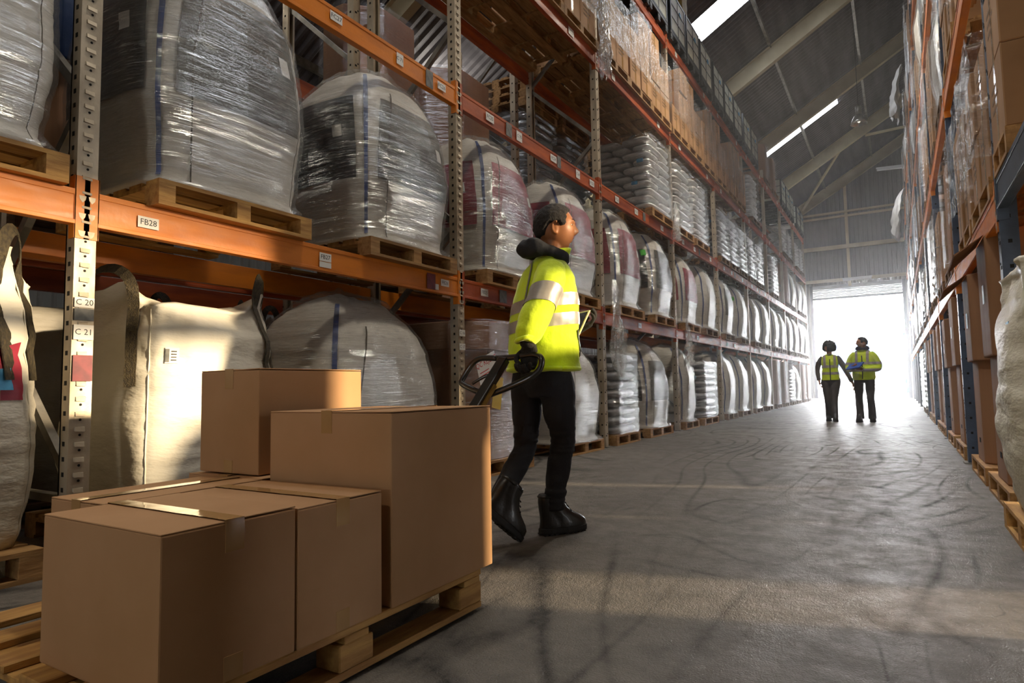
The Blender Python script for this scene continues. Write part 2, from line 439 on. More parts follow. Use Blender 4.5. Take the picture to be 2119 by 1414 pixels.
# pendant high bay lamps
def pendant(p, lab):
    o = tag(empty('pendant_lamp', p), lab, 'pendant lamp')
    ring = lambda r, z, n=24: [(r*math.cos(2*math.pi*i/n), r*math.sin(2*math.pi*i/n), z) for i in range(n)]
    mb = MB().loft([ring(.09, .3), ring(.13, .26), ring(.2, .12), ring(.24, 0), ring(.232, 0), ring(.19, .12), ring(.12, .25), ring(.05, .27)])
    mb.build('reflector', M('lamp_aluminium', '#a9a7a0', rough=.25, metal=.8), o, True)
    MB().loft([ring(.085, .3, 16), ring(.085, .58, 16), ring(.05, .6, 16)]).build('gear_housing', m_brace, o, True)
    MB().tube([(0, 0, .6), (0, 0, roof_z(p[0]) - p[2] - .1)], .008, 6).build('hanger', m_dark, o)
    MB().ell((0, 0, .13), (.05, .05, .09), 12, 8).build('bulb', emit_mat('bulb', '#fff2d8', 1.5), o, True)
pendant((-.65, 22.5, 8.95), 'bell-shaped metal pendant lamp hanging under the roof')

# ------------------------------------------------------------------ yard outside
S(MB().box(-30, 37.2, -.25, 30, 90, -.02).build('ground_yard', M('yard_concrete', '#8f8d88', '#7f7d78', ns=.6, rough=.7)))
m_trl = M('trailer_blue', '#1f5596', rough=.5); m_tyre = M('tyre', '#6a6a6a', rough=.8); m_white = M('white_enamel', '#e6e8ea', rough=.4); m_redp = M('faded_red', '#7a2020', rough=.6); m_teal = M('teal_paint', '#12606e', rough=.5)
def wheel(parent, c, r, w):
    o = MB().tube([(c[0], c[1]-w/2, c[2]), (c[0], c[1]-w/2.2, c[2]), (c[0], c[1]+w/2.2, c[2]), (c[0], c[1]+w/2, c[2])], [r*.9, r, r, r*.9], 24).build('wheel', m_tyre, parent, True)
    MB().tube([(c[0], c[1]-w/2-.02, c[2]), (c[0], c[1]-w/2+.03, c[2])], r*.55, 20).build('hub', m_white, o)
o = tag(empty('lorry_trailer', (0, 60, 0)), 'pale blue lorry trailer parked across the yard beyond the roller door', 'trailer')
MB().box(-4.5, 0, 1.5, 9, 2.5, 4.2).build('box_body', m_trl, o, bevel=.05); MB().box(-4.5, .1, 1.1, 9, 2.4, 1.48).build('chassis', m_redp, o)
MB().box(-4.6, -.03, 4.2, 9.1, 2.53, 4.5).build('roof_rail', m_white, o)
for x in (-3.4, -2.2, 5.5, 6.7): wheel(o, (x, .3, .52), .52, .32)
o = tag(empty('yard_tractor', (-3.6, 47, 0)), 'white yard tractor with big wheels standing behind the two far workers', 'tractor')
MB().box(-.2, -.6, .5, 2.3, .6, 1.15).build('bonnet', m_white, o, bevel=.08); MB().box(1.3, -.65, 1.15, 2.3, .65, 2.2).build('cab', m_white, o, bevel=.06)
wheel(o, (0, -.7, .62), .62, .35); wheel(o, (1.9, -.7, .45), .45, .3); wheel(o, (0, .7, .62), .62, .35); wheel(o, (1.9, .7, .45), .45, .3)
o = tag(empty('barrier_fence', (-.2, 50, 0)), 'white two-rail barrier fence in the yard beyond the door', 'barrier')
for z in (.45, .95): MB().box(-1, -.04, z, 6, .04, z + .22).build('rail', m_white, o)
for x in (-.9, 1.2, 3.4, 5.6): MB().box(x, .05, -.02, x + .1, .13, 1.2).build('upright', m_white, o)
o = MB().tube([(0, 0, -.02), (0, 0, 4.3)], .13, 12).build('yard_pole', m_teal, loc=(.55, 54, 0)); tag(o, 'teal pole standing in the yard before the blue trailer', 'pole')

# ------------------------------------------------------------------ racking
PY = [-1.8, 1.62, 4.88, 8.3, 11.75, 15.2, 18.65, 22.1, 25.55, 29.0, 32.45]
RY = [1.45, 4.75, 8.0, 11.3, 14.6, 17.9, 21.2, 24.5, 27.8, 31.1, 34.4]
ZL = [1.71, 3.56, 5.47, 7.38]; BH = .18
ZR = [1.80, 3.66, 5.55, 7.42]
XL, XLr = -3.5, -4.65          # front and rear of the grey-post rack
XR, XRr = .56, 1.75

def post_mesh(H, mat, detail, sgn):
    """post whose front face lies at x=0 and looks along sgn*x"""
    mb = MB()
    def bx(xa, ya, za, xb, yb, zb, mi=0): mb.box(min(xa, xb), ya, za, max(xa, xb), yb, zb, mi)
    bx(0, -.05, 0, -sgn*.012, .05, H)                     # web
    bx(-sgn*.01, -.05, 0, -sgn*.09, -.042, H); bx(-sgn*.01, .042, 0, -sgn*.09, .05, H)
    bx(-sgn*.078, -.05, 0, -sgn*.09, -.025, H); bx(-sgn*.078, .025, 0, -sgn*.09, .05, H)
    if detail:
        step = .075 if detail == 2 else .15
        k = 1
        while k * step < H - .05:
            z = k * step; k += 1
            if detail == 2:
                mb.add([(sgn*.001, -.026, z), (sgn*.009, -.024, z - .004), (sgn*.009, .02, z - .006), (sgn*.001, .022, z), (sgn*.001, -.026, z + .018), (sgn*.004, -.024, z + .018), (sgn*.004, .02, z + .016), (sgn*.001, .022, z + .018)],
                       [(0, 1, 2, 3), (4, 5, 6, 7), (0, 1, 5, 4), (1, 2, 6, 5), (2, 3, 7, 6), (3, 0, 4, 7)], 0)
                mb.tube([(sgn*.0005, 0, z - .022), (sgn*.002, 0, z - .022)], .0065, 8, 1)
            else:
                bx(0, -.028, z, sgn*.002, .0, z + .02, 1); bx(0, .008, z + .03, sgn*.002, .026, z + .045, 1)
            bx(-sgn*.035, -.0525, z, -sgn*.055, -.05, z + .022, 1)
    return mb.mesh('post', [mat, m_dark])
PM = {}
def frame(x0, x1, y, H, pm, bm_, detail, sgn, lab, grp):
    o = tag(empty('rack_frame', (x0, y, 0)), lab, 'rack upright', grp)
    key = (H, pm.name, detail, sgn)
    if key not in PM: PM[key] = post_mesh(*((H, pm, detail, sgn)))
    link('post', PM[key], o)
    key2 = (H, pm.name, 1 if detail else 0, -sgn)
    if key2 not in PM: PM[key2] = post_mesh(H, pm, 1 if detail else 0, -sgn)
    D = x1 - x0
    link('post', PM[key2], o, (D, 0, 0))
    for xx in (-sgn * .045, D + sgn * .045):
        MB().box(xx - .08, -.09, 0, xx + .08, .09, .012).build('foot_plate', m_brace, o)
    z = .38; up = True; a, b = -sgn * .06, D + sgn * .06
    ka = ('br', round(D, 3), H, bm_.name)
    MB().bar((a, 0, .33), (b, 0, .33), .05, .04).build('brace', bm_, o)
    segs = []
    z = .42
    while z + .95 < H:
        p, q = ((b, 0, z), (a, 0, z + .95)) if not up else ((a, 0, z), (b, 0, z + .95))
        segs.append((p, q)); up = not up; z += 1.0
    for p, q in segs: MB().bar(p, q, .05, .04, (0, 1, 0)).build('brace', bm_, o)
    return o

def beam(xf, y0, y1, z, mat, sgn, lab, grp, h=BH, conn=True, posthalf=.052):
    """pallet beam whose front face lies at x=xf"""
    L = y1 - y0 - 2 * posthalf
    mb = MB()
    mb.box(min(0, -sgn*.05), 0, 0, max(0, -sgn*.05), L, h)
    mb.box(min(0, sgn*.007), 0, 0, max(0, sgn*.007), L, .022); mb.box(min(0, sgn*.004), 0, h - .03, max(0, sgn*.004), L, h)
    o = mb.build('rack_beam', mat, bevel=.004, seg=1, loc=(xf, y0 + posthalf, z))
    tag(o, lab, 'rack beam', grp)
    if conn:
        for yy, d in ((-.03, 1), (L + .03, -1)):
            c = MB()
            c.box(min(0, sgn*.006), yy - .035, -.07, max(0, sgn*.006), yy + .035, h + .07)
            c.box(min(sgn*.006, -sgn*.05), yy + d*.03, -.07, max(sgn*.006, -sgn*.05), yy + d*.036, h + .07)
            for q in (-.03, .06, .15):
                c.add([(sgn*.0075, yy - .017, q), (sgn*.0075, yy + .017, q), (sgn*.0075, yy + .013, q - .02), (sgn*.0075, yy, q - .035), (sgn*.0075, yy - .013, q - .02)], [(0, 1, 2, 3, 4)], 1)
            c.build('end_connector', [mat, m_post], o)
    return o
def plate(parent, name, y, z, w, h, mat, sgn=1, tilt=0):
    """small label stuck on the front of a beam or post (local y, z)"""
    o = MB().box(0, -w/2, -h/2, .0015, w/2, h/2).build(name, mat, parent, loc=(sgn * .0085, y, z))
    o.rotation_euler = (tilt, 0, 0 if sgn > 0 else math.pi)
    return o
def lab_text(pl, body, size, mat=m_ink, dy=0, xs=1.): return text('lettering', body, size, mat, pl, (.0022, dy, 0), (math.pi/2, 0, math.pi/2), xs=xs)

HL = 7.9
for i, y in enumerate(PY):
    d = 2 if i in (1, 2) else 1 if i < 6 else 0
    nm = ('grey slotted upright of the rack, just off the picture edge' if i == 0 else
          'grey slotted rack upright beside the white bulk bags, marked C 20 and C 21' if i == 1 else
          'grey slotted rack upright behind the stacked boxes, beside the worker' if i == 2 else
          'grey rack upright, %s from the camera along the aisle' % nth(i))
    f = frame(XL, XLr, y, HL, m_post, m_brace, d, 1, nm, 'grey rack uprights')
    if i == 1:
        for z, s, h in ((1.315, 'C 20', .05), (1.165, 'C 21', .075)):
            p = plate(f, 'location_label', .0, z, .092, h, m_label); lab_text(p, s, .042)
        plate(f, 'grey_patch', 0, 1.255, .09, .06, m_greytape); plate(f, 'red_patch', 0, .985, .09, .13, m_redmark)
    if i == 2:
        for z, s in ((1.37, 'C 16'), (1.24, 'C 17')):
            p = plate(f, 'location_label', 0, z, .09, .06, m_label); lab_text(p, s, .04)
LV = ['first', 'second', 'third', 'top']
BEAMS = {}
for k, z in enumerate(ZL):
    for i in range(len(PY) - 1):
        if k == 3 and i < 2: continue
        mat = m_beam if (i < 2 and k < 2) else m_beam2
        b = beam(XL, PY[i], PY[i+1], z, mat, 1, 'orange front beam, %s level, %s bay of the grey-post rack' % (LV[k], nth(i + 1)), 'front beams of the grey-post rack', conn=True)
        BEAMS[k, i] = b
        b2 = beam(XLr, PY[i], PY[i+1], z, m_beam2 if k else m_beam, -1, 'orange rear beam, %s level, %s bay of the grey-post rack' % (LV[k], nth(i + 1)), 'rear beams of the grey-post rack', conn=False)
def put(k, i, Y, Z, body, w, h, size, mat=m_label, xs=1.):
    b = BEAMS[k, i]
    p = plate(b, 'location_label' if body else 'patch', Y - b.location.y, Z - b.location.z, w, h, mat)
    if body: lab_text(p, body, size, xs=xs)
put(0, 1, 1.93, 1.79, 'FB28', .115, .062, .046); put(0, 1, 3.2, 1.81, 'FB27', .11, .06, .044)
put(0, 1, 3.2, 1.755, None, .11, .04, 0, m_label); put(0, 1, 4.42, 1.80, None, .12, .14, 0, m_redmark); put(0, 1, 4.62, 1.81, 'FB26', .12, .062, .046); put(0, 1, 4.5, 1.76, None, .05, .05, 0)
put(0, 2, 5.27, 1.80, 'FB25', .13, .075, .05); put(0, 2, 5.62, 1.80, None, .14, .13, 0, m_greytape)
put(1, 1, 3.3, 3.66, 'FC27', .12, .07, .05); put(1, 1, 4.02, 3.655, 'C 71', .085, .1, .045); put(1, 1, 4.42, 3.65, None, .1, .16, 0, m_greytape); put(1, 1, 4.6, 3.65, 'FC26', .12, .07, .05)
put(1, 2, 5.42, 3.65, 'FC25', .15, .085, .055); put(1, 2, 5.8, 3.65, None, .12, .15, 0, m_greytape); put(1, 2, 6.02, 3.65, 'C 70', .12, .11, .05); put(1, 2, 6.85, 3.65, 'FC24', .16, .085, .055)
put(1, 2, 7.0, 3.65, None, .1, .15, 0, m_greytape); put(1, 2, 7.55, 3.65, 'C 69', .12, .11, .05); put(1, 2, 8.0, 3.65, 'FC23', .15, .085, .055)
for i in range(3, 9):
    for q, f in enumerate((.18, .42, .5, .8)):
        Y = PY[i] + (PY[i+1] - PY[i]) * f
        if q == 2: put(1, i, Y + .1, 3.65, None, .12, .14, 0, m_greytape)
        else: put(1, i, Y, 3.65, 'FC%d' % (22 - 3 * (i - 3) - (0, 1, 1, 2)[q]), .15, .09, .055)
        if q in (0, 3):
            put(2, i, Y, 5.56, 'FD%d' % (22 - 3 * (i - 3) - q), .13, .1, .05)
            if i > 3: put(3, i, Y, 7.47, 'FE%d' % (22 - 3 * (i - 3) - q), .13, .1, .05)
        if q in (0, 1): put(0, i, Y, 1.80, 'FB%d' % (22 - 3 * (i - 3) - q), .14, .08, .05)
put(2, 2, 7.45, 5.56, 'FD23', .16, .1, .06)
# the rack standing back to back behind it
for i, y in enumerate(PY[1:8]):
    frame(-4.85, -6.0, y, 6.4, m_post, m_brace, 1 if i < 3 else 0, 1, 'grey upright of the rear rack behind the grey-post rack, %s from the camera' % nth(i + 1), 'uprights of the rear rack')
for k, z in enumerate((1.71, 3.7)):
    for i in range(1, 7):
        if k == 1 and i in (1, 2): continue
        for xx, sg, nm in ((-4.85, 1, 'near'), (-6.0, -1, 'far')):
            b = beam(xx, PY[i], PY[i+1], z, m_beam2, sg, 'orange %s beam of the rear rack, %s level, %s bay' % (nm, LV[k], nth(i)), 'beams of the rear rack', conn=False)
# blue-post rack on the other side of the aisle
for i, y in enumerate(RY):
    frame(XR, XRr, y, 8.3, m_blue, m_blue, 1 if i < 5 else 0, -1, 'blue-grey rack upright across the aisle, %s from the camera' % nth(i + 1) if i else 'blue-grey rack upright across the aisle, just outside the picture', 'blue-grey rack uprights')
for k, z in enumerate(ZR):
    for i in range(len(RY) - 1):
        if i == 0 and k > 0: continue
        beam(XR, RY[i], RY[i+1], z + (.06 if i == 0 else 0), m_blue if i == 0 else m_beam, -1, '%s front beam, %s level, %s bay of the blue-post rack' % ('blue' if i == 0 else 'orange', LV[k], nth(i + 1)), 'front beams of the blue-post rack')
        if i: beam(XRr, RY[i], RY[i+1], z, m_beam, 1, 'orange rear beam, %s level, %s bay of the blue-post rack' % (LV[k], nth(i + 1)), 'rear beams of the blue-post rack', conn=False)
# ------------------------------------------------------------------ pallets
def pallet_proto(name, w, d, mat, detail=True):
    """d along x (deep), w along y; deck boards run along y; top at z=.144"""
    o = empty(name)
    mb = MB(); n = 7; bw = d / n * .78
    for i in range(n):
        x = -d/2 + bw/2 + (d - bw) * i / (n - 1)
        mb.box(x - bw/2, -w/2, .122, x + bw/2, w/2, .144)
    mb.build('deck', mat, o)
    mb = MB()
    for y in (-w/2 + .05, 0, w/2 - .05): mb.box(-d/2, y - .05, .1, d/2, y + .05, .1215)
    mb.build('stringer', mat, o)
    if detail:
        for x in (-d/2 + .07, 0, d/2 - .07):
            for y in (-w/2 + .05, 0, w/2 - .05):
                MB().box(x - .07, y - .05, .022, x + .07, y + .05, .0995).build('block', mat, o)
    else:
        mb = MB()
        for x in (-d/2 + .07, 0, d/2 - .07):
            for y in (-w/2 + .05, 0, w/2 - .05): mb.box(x - .07, y - .05, .022, x + .07, y + .05, .0995)
        mb.build('block', mat, o)
    mb = MB()
    for x in (-d/2 + .06, 0, d/2 - .06): mb.box(x - .06, -w/2, 0, x + .06, w/2, .0215)
    mb.build('bottom_board', mat, o)
    return o
# parked below the yard until first used
P_near = pallet_proto('wooden_pallet', 1.12, 1.16, m_woodY)
P_std = pallet_proto('wooden_pallet', 1.12, 1.16, m_wood)
P_far = pallet_proto('wooden_pallet', 1.06, 1.16, m_woodD, False)
PAL = .145
def pallet(loc, lab, near=0, sc=None, grp='wooden pallets under loads', rz=0):
    o = place((P_far, P_std, P_near)[near], USED, loc, rz, sc)
    return tag(o, lab, 'pallet', grp)

# ------------------------------------------------------------------ wrapped bulk bags
def bag_fn(w, d, H, seed, flare=.04, dome=1.):
    rs = random.Random(seed); ph = rs.uniform(0, 50); lean = (rs.uniform(-.03, .03), rs.uniform(-.03, .03))
    prof = [(0, .95 + flare), (.05, .93), (.12, .955), (.3, 1.0), (.5, 1.0), (.66, .965), (.76, .9), (.84, .8), (.9, .67), (.95, .5), (.985, .28), (1., .04)]
    def rad(t):
        for (a, x), (b, y) in zip(prof, prof[1:]):
            if t <= b:
                k = (t - a) / (b - a); k = k if t > .7 else k*k*(3-2*k)
                return x + (y - x) * k
        return .04
    def fn(u, t, off=0.):
        """u: angle 0..1 round the bag, t: height 0..1"""
        a = 2*math.pi*u; n = 5.2 - 3.0 * max(0, (t - .45) / .55) ** .8
        c, s = math.cos(a), math.sin(a)
        sx = math.copysign(abs(c) ** (2/n), c); sy = math.copysign(abs(s) ** (2/n), s)
        r = rad(t)
        bul = 1 + .05 * math.sin(math.pi * min(1, t*1.25)) * (1 - abs(sx*sy))
        x, y, z = sx*w_[0]*r*bul, sy*w_[1]*r*bul, H*t
        q = noise.noise(V((x*3 + ph, y*3, z*4))) * .02 + noise.noise(V((x*4 + ph, y*4, z*26))) * .007
        if t > .8: q += noise.noise(V((x*9 + ph, y*9, z*9))) * .05 * (t - .8) / .2
        k = 1 + (q + off) / max(.12, math.hypot(x, y))
        zz = z + (noise.noise(V((x*7 + ph, y*7, 3))) * .06 * max(0, t - .85) / .15)
        return V((x*k + lean[0]*t, y*k + lean[1]*t, zz + off * max(0, t - .8) * 4))
    w_ = (d/2, w/2)
    return fn
def patch(fn, u0, u1, t0, t1, nu, nt, off):
    mb = MB(); rows = []
    for j in range(nt + 1):
        t = t0 + (t1 - t0) * j / nt
        rows.append([fn(u0 + (u1 - u0) * i / nu, t, off) for i in range(nu + 1)])
    mb.loft(rows, cap=False, closed=False)
    return mb
def bag_proto(w, d, H, seed, kind, hi=True, wrap=m_wrap):
    fn = bag_fn(w, d, H, seed)
    nu, nt = (72, 60) if hi else (36, 26)
    mb = MB(); mb.loft([[fn(i/nu, j/nt) for i in range(nu)] for j in range(nt + 1)])
    o = mb.build('bulk_bag', m_bag, None, True)
    # u: 0 looks along +x (aisle), .75 along -y (to the camera); corner between them at .875
    mp = {'dark': (m_bagdark, m_bagolive), 'red': (m_bagred, m_bagred), 'plain': None}[kind]
    s = 3 if hi else 2
    if mp:
        patch(fn, .695, .835, .3, .74, 14*s//2, 12*s//2, .014).build('printed_panel', mp[0], o, True)
        patch(fn, .925, 1.075, .3, .74, 14*s//2, 12*s//2, .014).build('printed_panel', mp[1], o, True)
        patch(fn, .195, .335, .3, .74, 8, 8, .014).build('printed_panel', mp[0], o, True)
        for u in (.77, 1.03):
            patch(fn, u, u + .022, .52, .585, 3, 3, .018).build('paper_label', m_label, o, True)
    patch(fn, .868, .884, .03, .93, 3, 20*s, .012).build('lifting_strap', m_navy, o, True)
    for u in (.958, 1.075): patch(fn, u, u + .0035, .02, .8, 1, 16*s, .016).build('seam', m_webbing, o, True)
    # film: a loose skin that flares out over the pallet edge
    def skin(u, t):
        p = fn(u, max(t, 0), .026)
        if t < .06:
            k = (.06 - t) / .06
            a = 2*math.pi*u; c, s_ = math.cos(a), math.sin(a)
            q = noise.noise(V((c*6 + seed, s_*6, t*30)))
            p += V((c, s_, 0)) * (k * .03 * (1 + q)); p.z += .002
        if t > .93: p.z += abs(noise.noise(V((u*40, t*20, seed)))) * .05
        return p
    ts = [-.0 + .06 * j / 6 for j in range(6)] + [.06 + .94 * j / nt for j in range(nt + 1)]
    mb = MB(); mb.loft([[skin(i/nu, t) for i in range(nu)] for t in ts], cap=False)
    mb.build('stretch_wrap', wrap, o, True)
    return o
BAGS = {}
def bag(kind, var, loc, lab, hi, w=1.12, d=1.12, H=1.6, rz=0, grp='film-wrapped bulk bags', sticker=None):
    key = (kind, var, hi, w, d, H)
    if key not in BAGS: BAGS[key] = bag_proto(w, d, H, hash((kind == 'red', var, hi)) % 97 + var * 7, kind, hi)
    o = place(BAGS[key], USED, loc, rz)
    if sticker:
        fn = bag_fn(w, d, H, hash((kind == 'red', var, hi)) % 97 + var * 7)
        patch(fn, .81, .845, .66, .73, 6, 6, .032).build('round_sticker', m_green, o, True)
    return tag(o, lab, 'bulk bag', grp)

# ------------------------------------------------------------------ white lift bags with loops
def fibc(loc, lab, seed, w=1.04, d=1.05, H=1.42, mat=m_fibc, hi=True, label=None, loops=((.875, .05), (.1, .045)), grp='woven lift bags with webbing loops'):
    ph = seed * 3.7; nu, nt = (96, 64) if hi else (48, 32)
    def fn(u, t, off=0.):
        a = 2*math.pi*u; c, s = math.cos(a), math.sin(a); n = 7 - 2.5*t
        if t > .85: n = 5
        sx = math.copysign(abs(c) ** (2/n), c); sy = math.copysign(abs(s) ** (2/n), s)
        corner = min(abs(sx), abs(sy))
        if t <= .8:
            r = .93 + .07 * math.sin(math.pi * (t / .8) ** .8); z = H * t / .8 * .88
        else:
            k = (t - .8) / .2; r = (1 - k) * .93 + .02 * k; r = .93 * (1 - k ** 1.6) + .02
            z = H * (.88 + .05 * math.sin(math.pi * min(1, k * 1.1)) - .04 * k)
        du = max(math.exp(-((((u - lc) + .5) % 1 - .5) / .05) ** 2) for lc, ls in loops)
        up = .12 * max(0, (t if t < .8 else .8 - (t - .8) * 2.2) - .5) / .3 * du
        z += max(0, up) * H
        bul = 1 + .085 * math.sin(math.pi * min(1, t / .8)) * (1 - corner ** 2)
        x, y = sx*d/2*r*bul, sy*w/2*r*bul
        q = noise.noise(V((x*2.5 + ph, y*2.5, z*3))) * .03 + noise.noise(V((x*3 + ph, y*3, z*15))) * .012
        q -= .015 * math.exp(-((corner - .97) / .02) ** 2)
        if t > .55: q += (noise.noise(V((x*6 + ph, y*6, z*6))) * .2 + noise.noise(V((x*14 + ph, y*14, z*9))) * .1) * (t - .5)
        k2 = 1 + (q * (1 if t < .85 else .5) + off) / max(.2, math.hypot(x, y))
        return V((x*k2, y*k2, z + noise.noise(V((x*5 + ph, y*5, 1))) * .25 * max(0, t - .7) + noise.noise(V((x*11 + ph, y*11, 4))) * .12 * max(0, t - .75)))
    mb = MB(); mb.loft([[fn(i/nu, j/nt) for i in range(nu)] for j in range(nt + 1)])
    o = mb.build('lift_bag', mat, None, True, loc=loc)
    # lifting loops at the corners (u = .125 + .25 k); each lies flat on both sides of its corner and arches over it
    for uc, hs in loops:
        pts = []; nr = []; cen = fn(uc, .78)
        out = V((cen.x, cen.y, 0)).normalized()
        rng = [.5, .54, .58, .62, .66, .7, .74, .77, .79]
        for u, sgn in ((uc + hs, 1), (uc - hs, -1)):
            seq = [fn(u, t, .007) for t in (rng if sgn > 0 else rng[::-1])]
            nn = [(fn(u, t, .1) - fn(u, t)).normalized() for t in (rng if sgn > 0 else rng[::-1])]
            if sgn < 0:
                A, B = pts[-1], seq[0]; mid = (A + B)/2; n0 = nr[-1]; n1 = nn[0]
                for q in range(1, 12):
                    th = math.pi*q/12
                    pts.append(mid + (A - B)/2*math.cos(th) + V((0, 0, .2*math.sin(th)**.8)) + out*(.02*math.sin(th)))
                    nr.append((n0.lerp(n1, q/12) + ((A - B).normalized()*math.cos(th)*.6) + V((0, 0, .5*math.sin(th)))).normalized())
            pts += seq; nr += nn
        MB().ribbon(pts, nr, .062, .006).build('lifting_loop', m_webbing, o)
    for u in (.125, .375, .625, .875):
        pts = [fn(u, t, .002) for t in [j/24*.8 for j in range(25)]]
        MB().tube(pts, .0035, 6).build('corner_seam', mat, o, True)
    if label == 'red':
        patch(fn, .035, .09, .44, .585, 8, 10, .006).build('red_patch', m_bagred, o, True)
        patch(fn, .032, .057, .47, .53, 4, 4, .01).build('blue_label', m_bluelab, o, True)
    elif label == 'tag':
        pl = patch(fn, .93, .965, .585, .645, 6, 6, .008).build('paper_label', m_label, o, True)
        patch(fn, .931, .942, .59, .64, 3, 4, .010).build('grey_corner', m_greytape, pl, True)
        for q in range(4): patch(fn, .947, .96, .596 + q*.011, .6 + q*.011, 3, 1, .010).build('print_line', m_ink, pl, True)
    return tag(o, lab, 'bulk bag', grp)

# ------------------------------------------------------------------ sacks, cartons, totes, octabins
def sack_mesh(name, mat, L, W, T, seed):
    nu, nt = 28, 9; mb = MB(); rings = []
    for j in range(nt + 1):
        th = math.pi * j / nt; zz = -math.cos(th); rr = math.sin(th) ** .55 if 0 < j < nt else .02
        ring = []
        for i in range(nu):
            a = 2*math.pi*i/nu; c, s = math.cos(a), math.sin(a)
            x = math.copysign(abs(c) ** .42, c) * L/2 * (.55 + .45*rr); y = math.copysign(abs(s) ** .42, s) * W/2 * (.5 + .5*rr)
            z = zz * T/2 * (1 - .55 * (abs(x)/(L/2)) ** 5) * (1 - .35 * (abs(y)/(W/2)) ** 6)
            q = noise.noise(V((x*7 + seed, y*7, z*9))) * .012
            ring.append((x + q, y + q, z + q))
        rings.append(ring)
    mb.loft(rings)
    return mb.mesh(name, mat, True)
SACKS = {}
FAR_SACKS = {}          # sacks past the three hundred that show largest: welded into one heap per colour... kept as one object
def sack_stack(xf, yc, z0, layers, w, desc, mat, show='side', sgn=1, lab_b=False, wrapmat=None, d=1.1, T=.13):
    """courses of sacks on a pallet footprint; xf is the front face. show: side = front and near side seen, front = only the front, far = background"""
    wrapmat = wrapmat or m_wrapS
    key = (mat.name, round(w, 2))
    if key not in SACKS:
        SACKS[key] = [sack_mesh('sack', mat, d/2*.975, w/2*.975, T*1.0, 3.1), sack_mesh('sack', mat, d/3*.97, w*.98, T*1.0, 8.7)]
    A, B = SACKS[key]
    for k in range(layers):
        z = z0 + T * (k + .5) + .004
        if k % 2:
            spots = [(A, d/4, -w/4, 'front near'), (A, d/4, w/4, 'front far'), (A, 3*d/4, -w/4, 'rear near'), (A, 3*d/4, w/4, 'rear far')]
        else:
            spots = [(B, d/6, 0, 'front'), (B, d/2, 0, 'middle'), (B, 5*d/6, 0, 'rear')]
        for me, dx, dy, nm in spots:
            loc = (xf - sgn * dx + RND.uniform(-.012, .012), yc + dy + RND.uniform(-.01, .01), z); rz = RND.uniform(-.02, .02)
            if show == 'side' and nm == 'rear far' and k < layers - 1: continue
            if show != 'side' and not nm.startswith('front'): continue
            if show == 'far':
                FAR_SACKS.setdefault('all', []).append((me, loc, rz)); continue
            o = link('sack', me, None, loc, rz)
            tag(o, '%s sack, %s layer up%s, %s' % ('white' if mat is m_sack else 'grey', nth(k + 1), '' if nm == 'front' else ', ' + nm, desc), 'sack', 'sacks of ' + desc)
            if lab_b and (k, nm) in ((3, 'front near'), (6, 'front')):
                MB().box(-.05, -w/4 - .03 if nm != 'front' else -w/2-.02, -.03, .06, -w/4 - .02 if nm != 'front' else -w/2 + .0, .03).build('blue_label', m_bluelab, o)
    # film round the whole stack
    H = layers * T; nu, nt = 44, max(14, layers * 4); rings = []
    for j in range(nt + 1):
        t = j / nt; ring = []
        for i in range(nu):
            a = 2*math.pi*i/nu; c, s = math.cos(a), math.sin(a)
            x = math.copysign(abs(c) ** .22, c) * (d/2 + .045); y = math.copysign(abs(s) ** .22, s) * (w/2 + .045)
            q = -.02 * abs(math.cos(math.pi * t * layers)) ** 6 + noise.noise(V((x*6, y*6 + yc, t*H*16))) * .01
            k = 1 + q / math.hypot(x, y)
            ring.append((x*k, y*k, t*H*1.01 + .003))
        rings.append(ring)
    o = MB().loft(rings, cap=False).build('stretch_film', wrapmat, None, True, loc=(xf - sgn * d/2, yc, z0))
    tag(o, 'clear stretch film wound round ' + desc, 'stretch film', 'films round sack stacks')
def far_sack_heap():
    mb = MB(); mats = []
    for me, loc, rz in FAR_SACKS.get('all', []):
        m = Matrix.Translation(V(loc)) @ Matrix.Rotation(rz, 4, 'Z')
        if me.materials[0] not in mats: mats.append(me.materials[0])
        mb.add([m @ v.co for v in me.vertices], [tuple(p.vertices) for p in me.polygons], mats.index(me.materials[0]))
    o = mb.build('far_sacks', mats, None, True)
    tag(o, 'film-wrapped sacks stacked on pallets further down both racks', 'sacks', None, 'stuff')

def carton_proto(name, w, d, h, mat=m_card2, printed=True):
    """front (+x) face printed; origin at the bottom centre"""
    o = MB().box(-d/2, -w/2, 0, d/2, w/2, h).build(name, mat, None, bevel=.006, seg=1)
    MB().box(-d/2 - .001, -.03, h*.0, d/2 + .001, .03, h + .001).build('tape', m_tape, o)
    if printed:
        for sx in (1, -1):
            mb = MB()
            for q in range(3):
                mb.box(sx*d/2, -w*.3, h*(.42 + .13*q), sx*(d/2 + .0012), w*(.05 + .1*(q % 2)), h*(.47 + .13*q))
            mb.build('printing', m_print, o)
        mb = MB()
        for q in range(2): mb.box(-d*.28, -w/2 - .0012, h*(.5 + .16*q), d*.25 - .08*q, -w/2, h*(.58 + .16*q))
        mb.build('printing', m_print, o)
    return o
def sheet(name, x, y0, y1, z0, z1, mat, amp=.015, n=20, m=16, seed=0, tilt=0):
    """loose film hanging over a face that looks along x, as a wrinkled sheet"""
    rows = []
    for j in range(m + 1):
        row = []
        for i in range(n + 1):
            y = y0 + (y1-y0)*i/n; z = z0 + (z1-z0)*j/m
            q = noise.noise(V((y*7 + seed, z*5, seed))) * amp + noise.noise(V((y*20 + seed, z*17, 4))) * amp*.4
            e = .04 * noise.noise(V((y*8, seed, 2))) if j == 0 else 0
            row.append((x + q + tilt*(z - z0), y, z + e))
        rows.append(row)
    return MB().loft(rows, cap=False, closed=False).mesh(name, mat, True)

